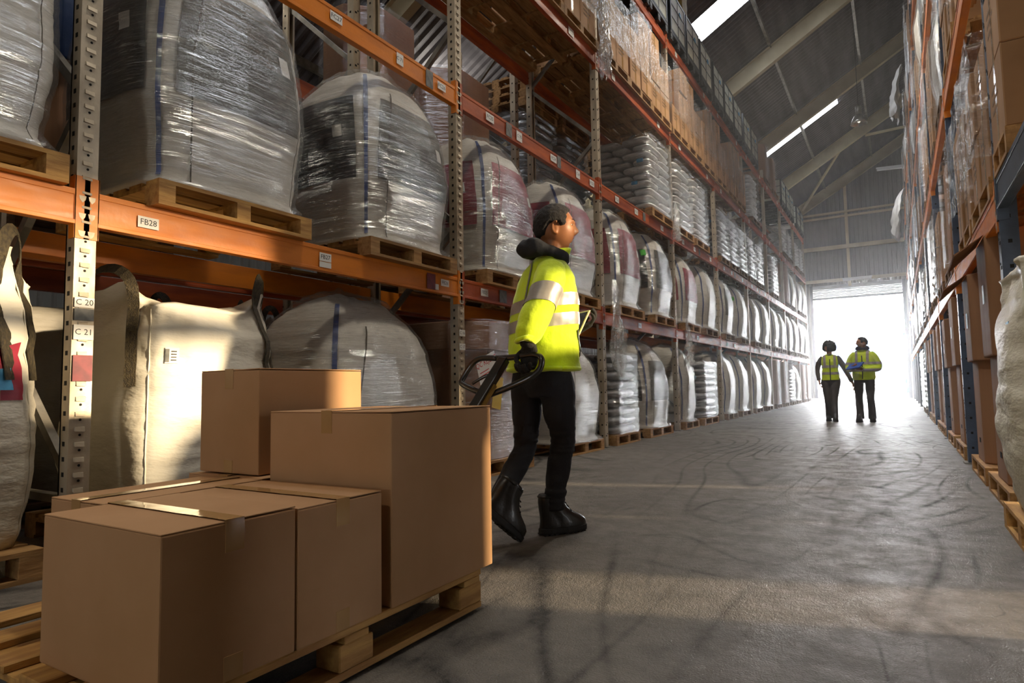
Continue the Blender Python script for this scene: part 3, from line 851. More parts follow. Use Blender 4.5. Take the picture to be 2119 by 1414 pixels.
def tote_proto():
    """folding black bulk container: feet, ribbed frame, pale side panels"""
    w, d, h = 1.03, 1.14, 1.06
    o = empty('bulk_container')
    mb = MB()
    for y in (-w/2 + .06, 0, w/2 - .06):
        mb.box(-d/2, y - .06, 0, d/2, y + .06, .04)
        for x in (-d/2 + .08, 0, d/2 - .08): mb.box(x - .08, y - .06, .04, x + .08, y + .06, .13)
    mb.build('base_runner', m_tote, o, bevel=.008, seg=1)
    MB().box(-d/2, -w/2, .13, d/2, w/2, .2).build('base', m_tote, o, bevel=.01, seg=1)
    mb = MB()
    for x in (-d/2, d/2 - .06):
        for y in (-w/2, w/2 - .07): mb.box(x, y, .2, x + .06, y + .07, h)
    for z, hh in ((.2, .05), (.5, .022), (.76, .022), (h - .05, .05)):
        mb.box(-d/2, -w/2 + .07, z, -d/2 + .05, w/2 - .07, z + hh); mb.box(d/2 - .05, -w/2 + .07, z, d/2, w/2 - .07, z + hh)
        mb.box(-d/2 + .06, -w/2, z, d/2 - .06, -w/2 + .05, z + hh); mb.box(-d/2 + .06, w/2 - .05, z, d/2 - .06, w/2, z + hh)
    mb.box(d/2 - .045, -.012, .25, d/2 - .002, .012, h - .05)
    mb.build('frame', m_tote, o, bevel=.004, seg=1)
    for s in (1, -1):
        MB().box(min(s*(d/2 - .045), s*(d/2 - .008)), -w/2 + .06, .2, max(s*(d/2 - .045), s*(d/2 - .008)), w/2 - .06, h - .03).build('side_panel', m_toteP, o)
        MB().box(-d/2 + .06, min(s*(w/2 - .045), s*(w/2 - .008)), .2, d/2 - .06, max(s*(w/2 - .045), s*(w/2 - .008)), h - .03).build('side_panel', m_toteP, o)
    MB().box(d/2 - .02, .1, h - .3, d/2 + .008, .2, h - .22).build('latch', m_bluelab, o)
    MB().box(-d/2 + .02, -w/2 + .02, h - .03, d/2 - .02, w/2 - .02, h).build('lid', m_tote, o)
    return o
TOTE = tote_proto()

def octabin(loc, lab, w=1.0, d=1.1, h=1.55, lid=.62, sgn=-1, flap=False, stickers=True, wrap=False, mat=m_octa, grp='brown octagonal bins', lidh=None):
    o = empty('octabin', loc)
    def octo(w_, d_, z, c=.26):
        a, b = d_/2, w_/2; k = c * w_
        return [(a, -b+k, z), (a, b-k, z), (a-k, b, z), (-a+k, b, z), (-a, b-k, z), (-a, -b+k, z), (-a+k, -b, z), (a-k, -b, z)]
    if lid:
        MB().loft([octo(w, d, 0), octo(w, d, h - .03)]).build('body', mat, o, bevel=.012, seg=2)
        zt = h
        MB().loft([octo(w + .07, d + .07, h - lid), octo(w + .075, d + .075, zt)]).build('lid_sleeve', mat, o, bevel=.012, seg=2)
    else:
        MB().loft([octo(w, d, 0), octo(w, d, h)]).build('body', mat, o, bevel=.012, seg=2)
    if flap:
        x = sgn * (d/2 + .04)
        MB().add([(x, -w*.25, h), (x, w*.25, h), (x + sgn*.17, w*.3, h - .16), (x + sgn*.17, -w*.3, h - .13),
                  (x - sgn*.005, -w*.25, h + .006), (x - sgn*.005, w*.25, h + .006), (x + sgn*.175, w*.3, h - .152), (x + sgn*.175, -w*.3, h - .122)],
                 [(0, 1, 2, 3), (4, 5, 6, 7), (0, 1, 5, 4), (1, 2, 6, 5), (2, 3, 7, 6), (3, 0, 4, 7)]).build('lid_flap', mat, o)
    if stickers:
        xx = sgn * (d/2 + (.042 if lid else .001))
        MB().box(min(xx, xx + sgn*.002), -.1, h - .45, max(xx, xx + sgn*.002), -.02, h - .32).build('paper_label', m_label, o)
        xx = sgn * (d/2 + .001)
        MB().box(min(xx, xx + sgn*.002), -.06, .16, max(xx, xx + sgn*.002), .03, .2).build('hand_hole', m_dark, o)
    if wrap:
        rings = []
        for j in range(25):
            z = .004 + (h + .016) * j / 24
            ring = []
            pts = octo(w + .1, d + .1, z)
            for a, b in zip(pts, pts[1:] + pts[:1]):
                for q in range(4):
                    p = V(a).lerp(V(b), q/4); k = 1 + noise.noise(V((p.x*5, p.y*5, z*18))) * .012 + (.03 if j == 0 else 0)
                    ring.append((p.x*k, p.y*k, p.z))
            rings.append(ring)
        MB().loft(rings, cap=False).build('stretch_wrap', m_wrapB, o, True)
    return tag(o, lab, 'octabin', grp)
# ------------------------------------------------------------------ what stands where
XC = -4.02                                     # centre line of the grey rack's loads
DECK = [0, ZL[0] + BH, ZL[1] + BH, ZL[2] + BH, ZL[3] + BH]
LVN = ['on the floor', 'on the first beams', 'on the second beams', 'on the third beams', 'on the top beams']
# ---- floor row
fibc((XC - .02, .95, PAL), 'white lift bag with a red patch, left of the upright marked C 20', 1, label='red', w=1.05, loops=((.1, .045), (.76, .045)))
pallet((XC, .9, 0), 'wooden pallet under the white lift bag with the red patch', 1)
fibc((XC - .02, 2.4, PAL), 'sunlit white lift bag with a grey paper label, behind the stacked boxes', 2, label='tag', w=.92, H=1.36, loops=((.765, .045), (.1, .04)))
pallet((XC, 2.4, 0), 'wooden pallet under the sunlit white lift bag', 1)
for i, y in enumerate((2.2, 3.25, 4.3)):
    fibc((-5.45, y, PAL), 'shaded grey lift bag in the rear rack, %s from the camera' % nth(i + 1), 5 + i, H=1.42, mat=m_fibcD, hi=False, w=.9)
    pallet((-5.45, y, 0), 'wooden pallet under the %s grey lift bag of the rear rack' % nth(i + 1), 0)
bag('plain', 1, (XC, 3.86, PAL), 'round-topped film-wrapped bulk bag on the floor behind the tall cardboard box', True, w=1.3, d=1.2, H=1.5)
pallet((XC, 3.86, 0), 'wooden pallet under the round-topped bag behind the boxes', 1, (1, 1.1, 1))
# QC carton stack: octabin-like brown box in film with the notice
o = octabin((XC + .05, 5.47, PAL), 'film-wrapped brown bin with a white notice in red letters, behind the rack upright', w=1.0, d=1.05, h=1.36, lid=.28, wrap=True, stickers=False)
n_ = empty('notice_sheet'); n_.parent = o
pq = MB().box(-.001, -.17, -.12, .001, .17, .12).build('paper', m_label, o, loc=(.585, -.33, .9)); pq.rotation_euler = (.33, 0, 0)
bpy.data.objects.remove(n_)
m_red = M('red_ink', '#c22a30', rough=.6); m_yel = M('yellow_sheet', '#d6b54a', rough=.6)
text('lettering', 'QC REJECT', .075, m_red, pq, (.002, 0, .06), (math.pi/2, 0, math.pi/2))
for q in range(3): MB().box(.001, -.14, -.02 - .03*q, .0016, .02, -.012 - .03*q).build('print_line', m_red, pq)
for yy, zz, r in ((-.16, .66, -.2), (.28, .88, .15)):
    y_ = MB().box(-.001, -.07, -.16, .001, .09, .16).build('yellow_sheet', m_yel, o, loc=(.583, yy, zz)); y_.rotation_euler = (r, 0, 0)
pallet((XC + .05, 5.47, 0), 'wooden pallet under the brown bin with the notice', 1)
bag('plain', 2, (XC, 7.5, PAL), 'film-wrapped bulk bag on the floor beyond the worker\'s legs', True, w=1.2, d=1.15, H=1.36)
pallet((XC, 7.5, 0), 'wooden pallet under the wrapped bag beyond the worker\'s legs', 1)
FL = [('sackG', 9.0, .95), ('dark', 10.55, 1.2), ('plain', 12.4, .95), ('sackG', 13.9, 1.2), ('plain', 15.95, 1.15), ('plain', 17.55, 1.15), ('plain', 19.4, 1.15), ('plain', 21.1, 1.1),
      ('octa', 22.95, 1.0), ('octa', 24.6, 1.0), ('sackW', 26.4, 1.1), ('plain', 28.0, 1.0), ('octa', 29.9, 1.0), ('octa', 31.4, 1.0)]
def loadname(t): return {'dark': 'bulk bag with dark panels', 'red': 'bulk bag with red panels', 'plain': 'plain bulk bag', 'octa': 'brown octabin', 'sackG': 'stack of grey sacks', 'sackW': 'stack of white sacks'}[t]
def row(lst, lev, front, zoff=0, near_to=12, Hb=1.55, layers=8):
    cnt = {}
    for it in lst:
        t, y, w = it[:3]; cnt[t] = cnt.get(t, 0) + 1
        z = DECK[lev] + zoff; hi = y < near_to
        desc = '%s %s, %s of these' % (loadname(t), LVN[lev], nth(cnt[t]))
        p = pallet((XC, y, z), 'pallet under the %s' % desc.replace(' of these', '').replace(', ', ', grey-post rack, '), 1 if y < 14 else 0, (1, w / 1.12, 1))
        if t in ('dark', 'red', 'plain'):
            H = it[3] if len(it) > 3 else Hb
            bag(t, int(y * 3) % 3, (XC, y, z + PAL), 'film-wrapped ' + desc, hi, w=round(w * 20) / 20, d=1.14, H=H, sticker=len(it) > 4)
        elif t == 'octa':
            octabin((XC, y, z + PAL), desc + ' by the grey posts', w=w, h=it[3] if len(it) > 3 else 1.45, lid=0, wrap=True, stickers=False, sgn=1)
        else:
            L = it[3] if len(it) > 3 else layers
            sd = '%s stack %s' % (nth(SK.get((t, lev), 0) + 1), LVN[lev])
            SK[t, lev] = SK.get((t, lev), 0) + 1
            sack_stack(XC + .56, y, z + PAL, L, w, sd, m_sack if t == 'sackW' else m_sackG, show='side' if y < 11.5 else 'front' if y < 18.5 and lev != 0 or y < 15 else 'far', lab_b=y < 16)
SK = {}
row(FL, 0, 0, 0, 12, 1.5, 9)
# ---- first beams
bag('plain', 0, (XC + .02, .95, DECK[1] + PAL), 'film-wrapped bulk bag on the first beams, left of the upright marked C 20', True, w=1.1, H=1.7)
pallet((XC, .95, DECK[1]), 'pallet under the wrapped bag left of the upright marked C 20', 2)
bag('dark', 1, (XC, 2.47, DECK[1] + PAL), 'large film-wrapped bulk bag with dark panels above the FB28 label', True, w=1.12, d=1.16, H=1.8)
pallet((XC + .03, 2.47, DECK[1]), 'golden wooden pallet above the FB28 label', 2, (1, .95, 1))
bag('dark', 2, (XC, 4.14, DECK[1] + PAL), 'film-wrapped bulk bag with dark panels above the FB26 label', True, w=1.16, d=1.16, H=1.6)
pallet((XC + .03, 4.14, DECK[1]), 'old wooden pallet above the FB26 label', 1)
row([('red', 5.8, 1.1, 1.58), ('red', 7.5, 1.15, 1.55), ('red', 9.3, 1.1, 1.6), ('dark', 10.95, 1.15, 1.55, 1), ('red', 12.7, 1.1, 1.5), ('plain', 14.25, 1.15, 1.5), ('dark', 16.0, 1.1, 1.5), ('plain', 17.75, 1.1, 1.5, 1),
     ('plain', 19.6, 1.1, 1.45), ('plain', 21.2, 1.1, 1.5), ('plain', 23.1, 1.1, 1.5), ('plain', 24.6, 1.1, 1.45), ('plain', 26.5, 1.1), ('plain', 28.1, 1.1), ('plain', 29.9, 1.1), ('plain', 31.5, 1.1)], 1, 0)
# ---- second beams
row([('sackW', 11.02, 1.22, 10), ('sackW', 12.48, 1.08, 10), ('sackW', 13.74, 1.08, 10), ('sackG', 15.82, .98, 9), ('sackG', 16.92, .98, 9), ('sackG', 18.01, .98, 9), ('sackG', 19.3, 1.04, 9), ('sackG', 20.5, 1.04, 9),
     ('sackG', 23.3, 1.2, 10), ('octa', 26.3, 1.0, 1.5), ('plain', 27.9, 1.0), ('plain', 29.8, 1.05), ('plain', 31.3, 1.05)], 2, 0)
# ---- third beams: cartons, three pallets to a bay, four cartons to a course
C_A = carton_proto('carton', .5, .55, .46); C_B = carton_proto('carton', .5, .55, .46, printed=False)
spots = [5.5, 6.6, 7.7, 8.95, 10.05, 11.15, 12.35, 13.45, 14.6, 15.8, 16.95, 18.05]
for n, y in enumerate(spots):
    z = DECK[3]; who = '%s pallet of the third beams' % nth(n + 1)
    pallet((XC, y, z), 'pallet on the third beams of the grey-post rack, %s in the carton row' % nth(n + 1), 1)
    for c in range(3):
        for a, (dx, dy) in enumerate(((.29, -.255), (.29, .255), (-.29, -.255), (-.29, .255))):
            if a == 3 or (c == 2 and a == (n % 2)) or (c == 1 and a == 0 and n % 4 == 2) or (a == 2 and n > 6): continue
            o = place(C_A if a < 2 else C_B, USED, (XC + dx + RND.uniform(-.01, .03), y + dy + RND.uniform(-.006, .006), z + PAL + .462*c), RND.uniform(-.02, .02))
            tag(o, 'brown carton, %s course, %s, %s' % (nth(c + 1), ('front near', 'front far', 'rear near')[a], who), 'carton', 'cartons on the third beams')
    o = link('stretch_film', sheet('stretch_film', XC + .62, y - .53, y + .53, z + .42, z + PAL + 1.36 - .3*(n % 2), m_wrapD, seed=n*3.3), None)
    tag(o, 'creased clear film over the cartons of %s' % who, 'stretch film', 'films over the cartons')
row([('sackW', 20.2, 1.2, 10), ('sackW', 26.25, 1.1, 8), ('sackW', 27.55, 1.1, 8), ('sackW', 29.75, 1.1, 8), ('sackW', 31.2, 1.1, 8)], 3, 0)
# ---- top beams: folding bulk containers
ty = [8.95, 10.08, 11.16, 12.4, 13.5, 14.6, 15.8, 16.92, 18.02, 19.3, 20.4, 26.2, 27.38, 28.41, 30.5, 31.7]
for n, y in enumerate(ty):
    o = place(TOTE, USED, (XC + .02, y, DECK[4]), 0)
    tag(o, 'black folding bulk container with pale panels on the top beams, %s from the camera' % nth(n + 1), 'bulk container', 'black bulk containers on the top beams')
octabin((XC, 13.45, DECK[4] + 1.065), 'yellowish box standing on top of a black bulk container', w=.8, d=.9, h=.9, lid=0, mat=M('yellowish_board', '#b09a55', '#8d7a42', rough=.7), stickers=False)
for n, y in enumerate((22.7, 24.3)):
    pallet((XC, y, DECK[4]), 'pallet under the %s film-wrapped brown bin on the top beams' % nth(n + 1), 0)
    octabin((XC, y, DECK[4] + PAL), '%s film-wrapped brown bin on the top beams, beyond the black containers' % nth(n + 1), w=1.05, h=1.2, lid=0, wrap=True, stickers=False)
octabin((XC, 29.55, DECK[4]), 'pale box between black containers near the end of the top beams', w=.7, d=1., h=1.25, lid=0, mat=m_label, stickers=False)
m_octaL = M('octabin_board_pale', '#b78a68', '#a87a58', ns=1.5, st=(4, 4, .6), rough=.75, spec=.3)
# ---- rear rack: brown wrapped bins two high, sacks, loose pallets
for n, (y, z, h) in enumerate(((5.68, 1.89, 1.6), (5.68, 3.515, 1.66), (7.33, 1.89, 1.6), (7.33, 3.515, 1.6))):
    if n % 2 == 0: pallet((-5.45, y, z), 'pallet under the %s pile of brown bins in the rear rack' % nth(n // 2 + 1), 0)
    octabin((-5.425, y, z + PAL), '%s brown film-wrapped bin of the %s pile in the rear rack' % (('lower', 'upper')[n % 2], nth(n // 2 + 1)), w=1.2 if n < 2 else 1.38, d=.95, h=h, lid=0, wrap=True, stickers=False, mat=m_octaL)
for n, (y, z) in enumerate(((9.3, 1.89), (10.6, 1.89), (9.2, 3.88), (10.5, 3.88), (12.8, 3.88))):
    pallet((-5.45, y, z), 'pallet under the %s sack stack of the rear rack' % nth(n + 1), 0)
    sack_stack(-4.9, y, z + PAL, 10, 1.1, '%s stack of the rear rack' % nth(n + 1), m_sackG, show='front' if n in (0, 2, 3) else 'far')
for n, (y, k0) in enumerate(((9.2, 5.36), (10.5, 5.36), (12.8, 5.36))):
    for k in range(4): pallet((-5.45 + RND.uniform(-.03, .03), y + RND.uniform(-.03, .03), k0 + .146*k), 'empty pallet, %s from the bottom of the %s pile, high in the rear rack' % (nth(k + 1), nth(n + 1)), 1, grp='empty pallets high in the rear rack')
m_tarp = M('blue_cover', '#2d4f86', '#23406e', ns=2, rough=.4, bump=.5, bs=4, bd=.03)
octabin((-5.425, 2.35, 1.89 + PAL), 'brown bin in the rear rack behind the upright marked C 20', w=1.1, d=.98, h=1.2, lid=0, stickers=False); pallet((-5.425, 2.35, 1.89), 'pallet under the brown bin behind the upright marked C 20', 0)
octabin((-5.425, 2.35, 1.89 + PAL + 1.205), 'load under a blue cover on the brown bin in the rear rack', w=1.05, d=.98, h=1.1, lid=0, stickers=False, mat=m_tarp)
for i in (1.2,): pass
beam(-4.85, PY[0], PY[1], 1.71, m_beam, 1, 'orange near beam of the rear rack, first level, bay left of the upright marked C 20', 'beams of the rear rack', conn=False)
beam(-6.0, PY[0], PY[1], 1.71, m_beam2, -1, 'orange far beam of the rear rack, first level, bay left of the upright marked C 20', 'beams of the rear rack', conn=False)
frame(-4.85, -6.0, PY[0], 6.4, m_post, m_brace, 0, 1, 'grey upright of the rear rack just off the picture edge', 'uprights of the rear rack')

# ------------------------------------------------------------------ blue-post rack
XQ = 1.13
def rp(y, z, lab, near=1, sc=None): return pallet((XQ, y, z), lab, near, sc)
fb = fibc((XQ - .09, 4.12, PAL), 'white lift bag at the right edge of the picture with blue labels on its edge', 9, H=1.42, w=1.1, d=1.1, loops=((.2, .045),))
for z in (.32, .86): MB().box(-.56, -.14, z, -.53, -.04, z + .13).build('blue_label', m_bluelab, fb)
pallet((XQ - .07, 4.12, 0), 'wooden pallet under the white lift bag at the right edge of the picture', 2)
for n, (y, h, fl, w) in enumerate(((5.58, 1.68, 1, 1.0), (6.9, 1.6, 1, 1.0), (8.82, 1.62, 0, 1.05), (10.3, 1.5, 0, 1.0), (12.0, 1.55, 0, .95), (13.1, 1.55, 0, .95), (15.3, 1.5, 0, .95), (16.6, 1.55, 0, 1.0))):
    rp(y, 0, 'wooden pallet on the floor, %s under the brown bins of the blue-post rack' % nth(n + 1), 1)
    octabin((XQ, y, PAL), 'brown lidded bin on the floor of the blue-post rack, %s from the camera' % nth(n + 1), w=w, h=h, lid=h - .86, sgn=-1, flap=bool(fl), grp='brown lidded bins by the blue posts')
for n, y in enumerate((18.9, 20.3)):
    rp(y, 0, 'wooden pallet under the %s sack stack of the blue-post rack' % nth(n + 1), 0)
    sack_stack(XQ - .57, y, PAL, 11, 1.1, '%s stack by the blue posts' % nth(n + 1), m_sackG, show='front', sgn=-1)
def film_carton_pallet(y, z, who, H, col, n):
    rp(y, z, 'pallet under %s' % who, 1 if y < 9 else 0)
    k = 0
    while (k + 1) * .462 <= H:
        for a, (dx, dy) in enumerate(((-.29, -.26), (-.29, .26), (.29, -.26))):
            if a == 2 and y > 9: continue
            o = place(C_A if a < 2 else C_B, USED, (XQ + dx + RND.uniform(-.02, .01), y + dy + RND.uniform(-.004, .004), z + PAL + .462*k), math.pi + RND.uniform(-.015, .015))
            tag(o, 'brown carton, %s course, %s, %s' % (nth(k + 1), ('front near', 'front far', 'rear near')[a], who), 'carton', 'cartons in the blue-post rack')
        k += 1
    o = link('stretch_film', sheet('stretch_film', XQ - .64, y - .54, y + .54, z + .3, z + PAL + k*.462 + .02, m_wrapD, amp=.025, seed=n*2.1), None)
    tag(o, 'glossy creased film over %s' % who, 'stretch film', 'films in the blue-post rack')
    s2 = MB().loft([[ (XQ - .64 + .6*i/6, y - .545 + .012*noise.noise(V((i*1.3, j*.9, n))), z + .28 + (k*.462 - .1)*j/8) for i in range(7)] for j in range(9)], cap=False, closed=False).build('side_film', m_wrapD, o, True)
seq = []
for lev in range(4):
    z = ZR[lev] + BH; c = 0
    for b in range(1, 9):
        for q in (.26, .74):
            y = RY[b] + 3.3 * q; c += 1
            if lev == 0 and b == 1: y = (5.5, 6.75)[q > .5]
            typ = ('carton', 'bin', 'bag', 'carton', 'sack', 'bin')[(b * 5 + lev * 2 + int(q * 4)) % 6]
            if lev == 0 and b == 1: typ = ('carton', 'carton')[q > .5]
            if lev == 0 and b == 2: typ = ('bin', 'carton')[q > .5]
            if lev == 1 and b == 1: typ = 'carton'
            if lev == 1 and b == 2: typ = ('bag', 'carton')[q > .5]
            seq.append((lev, b, y, z, typ, c))
for lev, b, y, z, typ, c in seq:
    who = '%s load on the %s beams by the blue posts' % (nth(c), LV[lev])
    H = (1.4, 1.5, 1.4, 1.5)[lev] - .12 * ((b + lev) % 3)
    if typ == 'carton': film_carton_pallet(y, z, who, H, None, c + lev * 7)
    elif typ == 'bin':
        rp(y, z, 'pallet under ' + who, 0); octabin((XQ, y, z + PAL), 'film-wrapped brown bin, ' + who, w=1.05, h=H, lid=0, wrap=True, sgn=-1, stickers=False, grp='brown bins up in the blue-post rack')
    elif typ == 'bag':
        rp(y, z, 'pallet under ' + who, 0); o = bag('plain', b % 3, (XQ, y, z + PAL), 'film-wrapped bulk bag, ' + who, False, w=1.1, d=1.14, H=1.5, rz=math.pi, grp='bulk bags in the blue-post rack')
    else:
        rp(y, z, 'pallet under ' + who, 0); sack_stack(XQ - .57, y, z + PAL, 9, 1.05, who, m_sack, show='far', sgn=-1)
# loose film ends that hang into the aisle
def loose(x, y, z0, z1, w, lab, sgn, seed, mat, bulge=.12):
    """torn, crumpled film: pinched where it is caught, fanning out and folding below"""
    rows = []
    for j in range(31):
        t = j/30; row = []
        ww = w * (.22 + .78*math.sin(math.pi*min(.5, t*.55)) ) * (1 - .35*max(0, t - .75)/.25)
        for i in range(25):
            s = i/24 - .5
            fold = math.sin(s*17 + seed + 2*t)*.04 + noise.noise(V((s*9 + seed, t*7, seed)))*.07
            row.append((x + sgn*(bulge*(t*1.15)**.7*(1 - .45*t)*(1.2 - 2.2*s*s) + fold*(.3 + t)), y + s*ww + .04*noise.noise(V((s*6, t*6, seed))), z1 + (z0 - z1)*(t*(1 - .25*noise.noise(V((s*5, seed, 0))))) + .03*fold))
        rows.append(row)
    o = MB().loft(rows, cap=False, closed=False).build('hanging_film', mat, None, True)
    return tag(o, lab, 'loose film', 'loose film ends')
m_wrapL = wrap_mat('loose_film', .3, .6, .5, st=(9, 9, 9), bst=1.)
loose(-3.38, 8.45, 1.05, 2.35, .5, 'torn film hanging from a bag over the first beam, past the worker', 1, 1.7, m_wrapL, .06)
loose(-3.38, 12.0, 1.2, 2.1, .4, 'torn film end hanging over the first beam further along', 1, 3.9, m_wrapL, .05)
loose(-3.36, 8.25, 5.3, 6.6, .35, 'twist of film hanging down the third upright near the cartons', 1, 6.1, m_wrapL, .04)
loose(-3.36, 11.45, 3.5, 4.2, .4, 'film skirt hanging under the nearest white sack stack', 1, 9.1, m_wrapL, .05)
loose(.5, 19.2, 7.7, 9.1, 1.1, 'grey plastic sheet sticking out high up from the blue-post rack', -1, 2.2, M('grey_sheet', '#b9b8b4', rough=.4, bump=.3, bs=6), .4)
loose(.5, 24.5, 5.6, 7.2, 1.6, 'white plastic sheet billowing from the blue-post rack near the far door', -1, 7.7, m_glass, .55)

far_sack_heap()
# loads of the blue-post rack's nearest bay, which the picture only grazes
rp(4.43, ZR[0] + BH + .06, 'narrow pallet above the blue beam', 1, (1, .46, 1))
for k in range(2):
    o = place(C_A, USED, (XQ - .3, 4.43, ZR[0] + BH + .06 + PAL + .462*k), math.pi)
    tag(o, 'brown carton above the blue beam, %s' % ('on the pallet', 'on top of the lower carton')[k], 'carton', 'cartons in the blue-post rack')
octabin((XQ, 2.24, PAL), 'brown lidded bin added as sun blocker just outside the right edge of the picture', w=1.32, h=1.62, lid=.7, sgn=-1, grp='brown lidded bins by the blue posts')  # added out of view to keep the low sun off the boxes
rp(2.24, 0, 'wooden pallet under the added sun-blocking bin outside the right edge', 0)
# ------------------------------------------------------------------ cardboard boxes on the hand-pulled pallet
def box(x0, y0, z0, x1, y1, z1, lab, tape_axis='x', side_tape=()):
    """corrugated carton: body, two lid flaps that meet in a seam, brown tape over the seam and down both ends"""
    cx, cy = (x0+x1)/2, (y0+y1)/2; w, d, h = x1-x0, y1-y0, z1-z0
    o = MB().box(-w/2, -d/2, 0, w/2, d/2, h - .004).build('cardboard_box', m_card, None, bevel=.0045, loc=(cx, cy, z0))
    tag(o, lab, 'cardboard box', 'cardboard boxes on the pulled pallet')
    g = .0012
    if tape_axis == 'x':
        fl = [(-w/2 + .001, -d/2, w/2 - .001, -g), (-w/2 + .001, g, w/2 - .001, d/2)]
    else:
        fl = [(-w/2, -d/2 + .001, -g, d/2 - .001), (g, -d/2 + .001, w/2, d/2 - .001)]
    for q, (a, b, c, e) in enumerate(fl):
        f = MB(); lift = (.0, .0025)[q]
        f.add([(a, b, h - .004), (c, b, h - .004 + lift), (c, e, h - .004 + lift), (a, e, h - .004), (a, b, h), (c, b, h + lift), (c, e, h + lift), (a, e, h)],
              [(3,2,1,0),(4,5,6,7),(0,1,5,4),(1,2,6,5),(2,3,7,6),(3,0,4,7)])
        f.build('lid_flap', m_card, o, bevel=.0012, seg=1)
    tw = .026
    if tape_axis == 'x':
        rows = []
        for i in range(41):
            x = -w/2 + w*i/40
            rows.append([(x, -tw + .003*noise.noise(V((x*9, cy, 1))), h + .0035 + .0008*noise.noise(V((x*40, 0, cy)))), (x, 0, h + .004 + .0012*noise.noise(V((x*30, 3, cx)))), (x, tw, h + .0035)])
        MB().loft(rows, cap=False, closed=False).build('tape', m_tape, o, True)
        for s in (-1, 1):
            MB().box(min(s*w/2, s*(w/2 + .0012)), -tw, h - .075, max(s*w/2, s*(w/2 + .0012)), tw, h + .004).build('tape', m_tape, o)
            MB().box(min(s*w/2, s*(w/2 + .0012)), -tw, .002, max(s*w/2, s*(w/2 + .0012)), tw, .06).build('tape', m_tape, o)
    else:
        rows = [[(-tw, -d/2 + d*i/40, h + .0035 + .0008*noise.noise(V((i*1.3, 0, cx)))), (0, -d/2 + d*i/40, h + .004 + .001*noise.noise(V((i*.9, 3, cy)))), (tw, -d/2 + d*i/40, h + .0035)] for i in range(41)]
        MB().loft(rows, cap=False, closed=False).build('tape', m_tape, o, True)
        for s in (-1, 1):
            MB().box(-tw, min(s*d/2, s*(d/2 + .0012)), h - .075, tw, max(s*d/2, s*(d/2 + .0012)), h + .004).build('tape', m_tape, o)
            MB().box(-tw, min(s*d/2, s*(d/2 + .0012)), .002, tw, max(s*d/2, s*(d/2 + .0012)), .05).build('tape', m_tape, o)
    return o
PB = .155
box(-1.962, .828, PB, -1.42, 1.2, .537, 'nearest cardboard box, lower front corner of the pulled pallet', 'x')
box(-1.99, 1.206, PB, -1.418, 1.535, .531, 'low cardboard box in the middle, between the nearest box and the tall box', 'x')
box(-2.01, 1.578, PB, -1.415, 2.165, .777, 'tall cardboard box on the worker\'s end of the pulled pallet', 'y')
box(-2.315, .995, PB, -2.0, 1.54, .53, 'low cardboard box at the back left with tape along its lid', 'y')
box(-2.47, 1.55, PB, -2.02, 2.14, .529, 'low cardboard box underneath the upper box', 'y')
box(-2.45, 1.585, .535, -2.085, 2.125, .939, 'upper cardboard box standing on top of the others', 'y')
o = empty('wooden_pallet', (-1.975, 1.43, .012))
mb = MB()
for i in range(6):
    x = -.555 + .2 * i; mb.box(x - .0, -.66, .12, x + .11, .66, .143)
mb.build('deck', m_woodY, o, bevel=.003, seg=1)
mb = MB()
for y in (-.6, 0, .6): mb.box(-.555, y - .05, .098, .555, y + .05, .1195)
mb.build('stringer', m_woodY, o, bevel=.002, seg=1)
for x in (-.505, 0, .505):
    for y in (-.59, 0, .59): MB().box(x - .05, y - .07, .0225, x + .05, y + .07, .0975).build('block', m_woodY, o, bevel=.004, seg=1)
for x in (-.505, 0, .505): MB().box(x - .05, -.66, 0, x + .05, .66, .022).build('bottom_board', m_woodY, o, bevel=.002, seg=1)
tag(o, 'golden wooden pallet carrying the cardboard boxes behind the walking worker', 'pallet')

# ------------------------------------------------------------------ pallet truck
o = empty('pallet_truck', (-1.93, 2.3, 0)); TR = V((-1.93, 2.3, 0))
tag(o, 'black pallet truck pulled by the worker, its loop handle in his right hand', 'pallet truck')
def W(*p): return V(p) - TR
for s in (-1, 1):
    MB().box(s*.19 - .07, -1.35, .05, s*.19 + .07, .05, .1).build('fork', m_blackmetal, o, bevel=.01)
MB().box(-.2, .0, .06, .2, .2, .3).build('chassis', m_blackmetal, o, bevel=.02)
MB().tube([(0, .16, .1), (0, .16, .5)], .055, 16).build('pump_cylinder', m_blackmetal, o, True)
for s in (-1, 1): MB().tube([(s*.05, .16, .09), (s*.1, .16, .09)], .09, 18).build('steer_wheel', m_sole, o, True)
top = W(-1.835, 2.955, 1.005); low = W(-1.955, 2.56, .5)
MB().bar(low, top, .045, .055, (1, 0, 0)).build('tow_bar', m_blackmetal, o, bevel=.006)
MB().bar(low + V((.028, .012, 0)), low.lerp(top, .72) + V((.028, .012, 0)), .02, .03, (1, 0, 0)).build('brass_strip', M('worn_brass', '#b08a45', '#7a5c2a', ns=12, rough=.35, metal=.7), o)
MB().tube([low, W(-1.94, 2.46, .42)], .04, 12).build('knuckle', m_blackmetal, o, True)
loop = [(-1.88, 2.955, 1.012), (-1.99, 2.955, 1.015), (-2.045, 2.95, .985), (-2.085, 2.935, .925), (-2.098, 2.92, .885), (-2.07, 2.905, .868), (-1.99, 2.885, .84), (-1.895, 2.87, .815),
        (-1.84, 2.87, .825), (-1.74, 2.89, .862), (-1.655, 2.915, .9), (-1.612, 2.935, .935), (-1.598, 2.945, .975), (-1.61, 2.955, 1.008), (-1.65, 2.957, 1.022), (-1.72, 2.957, 1.018), (-1.8, 2.955, 1.012), (-1.88, 2.955, 1.012)]
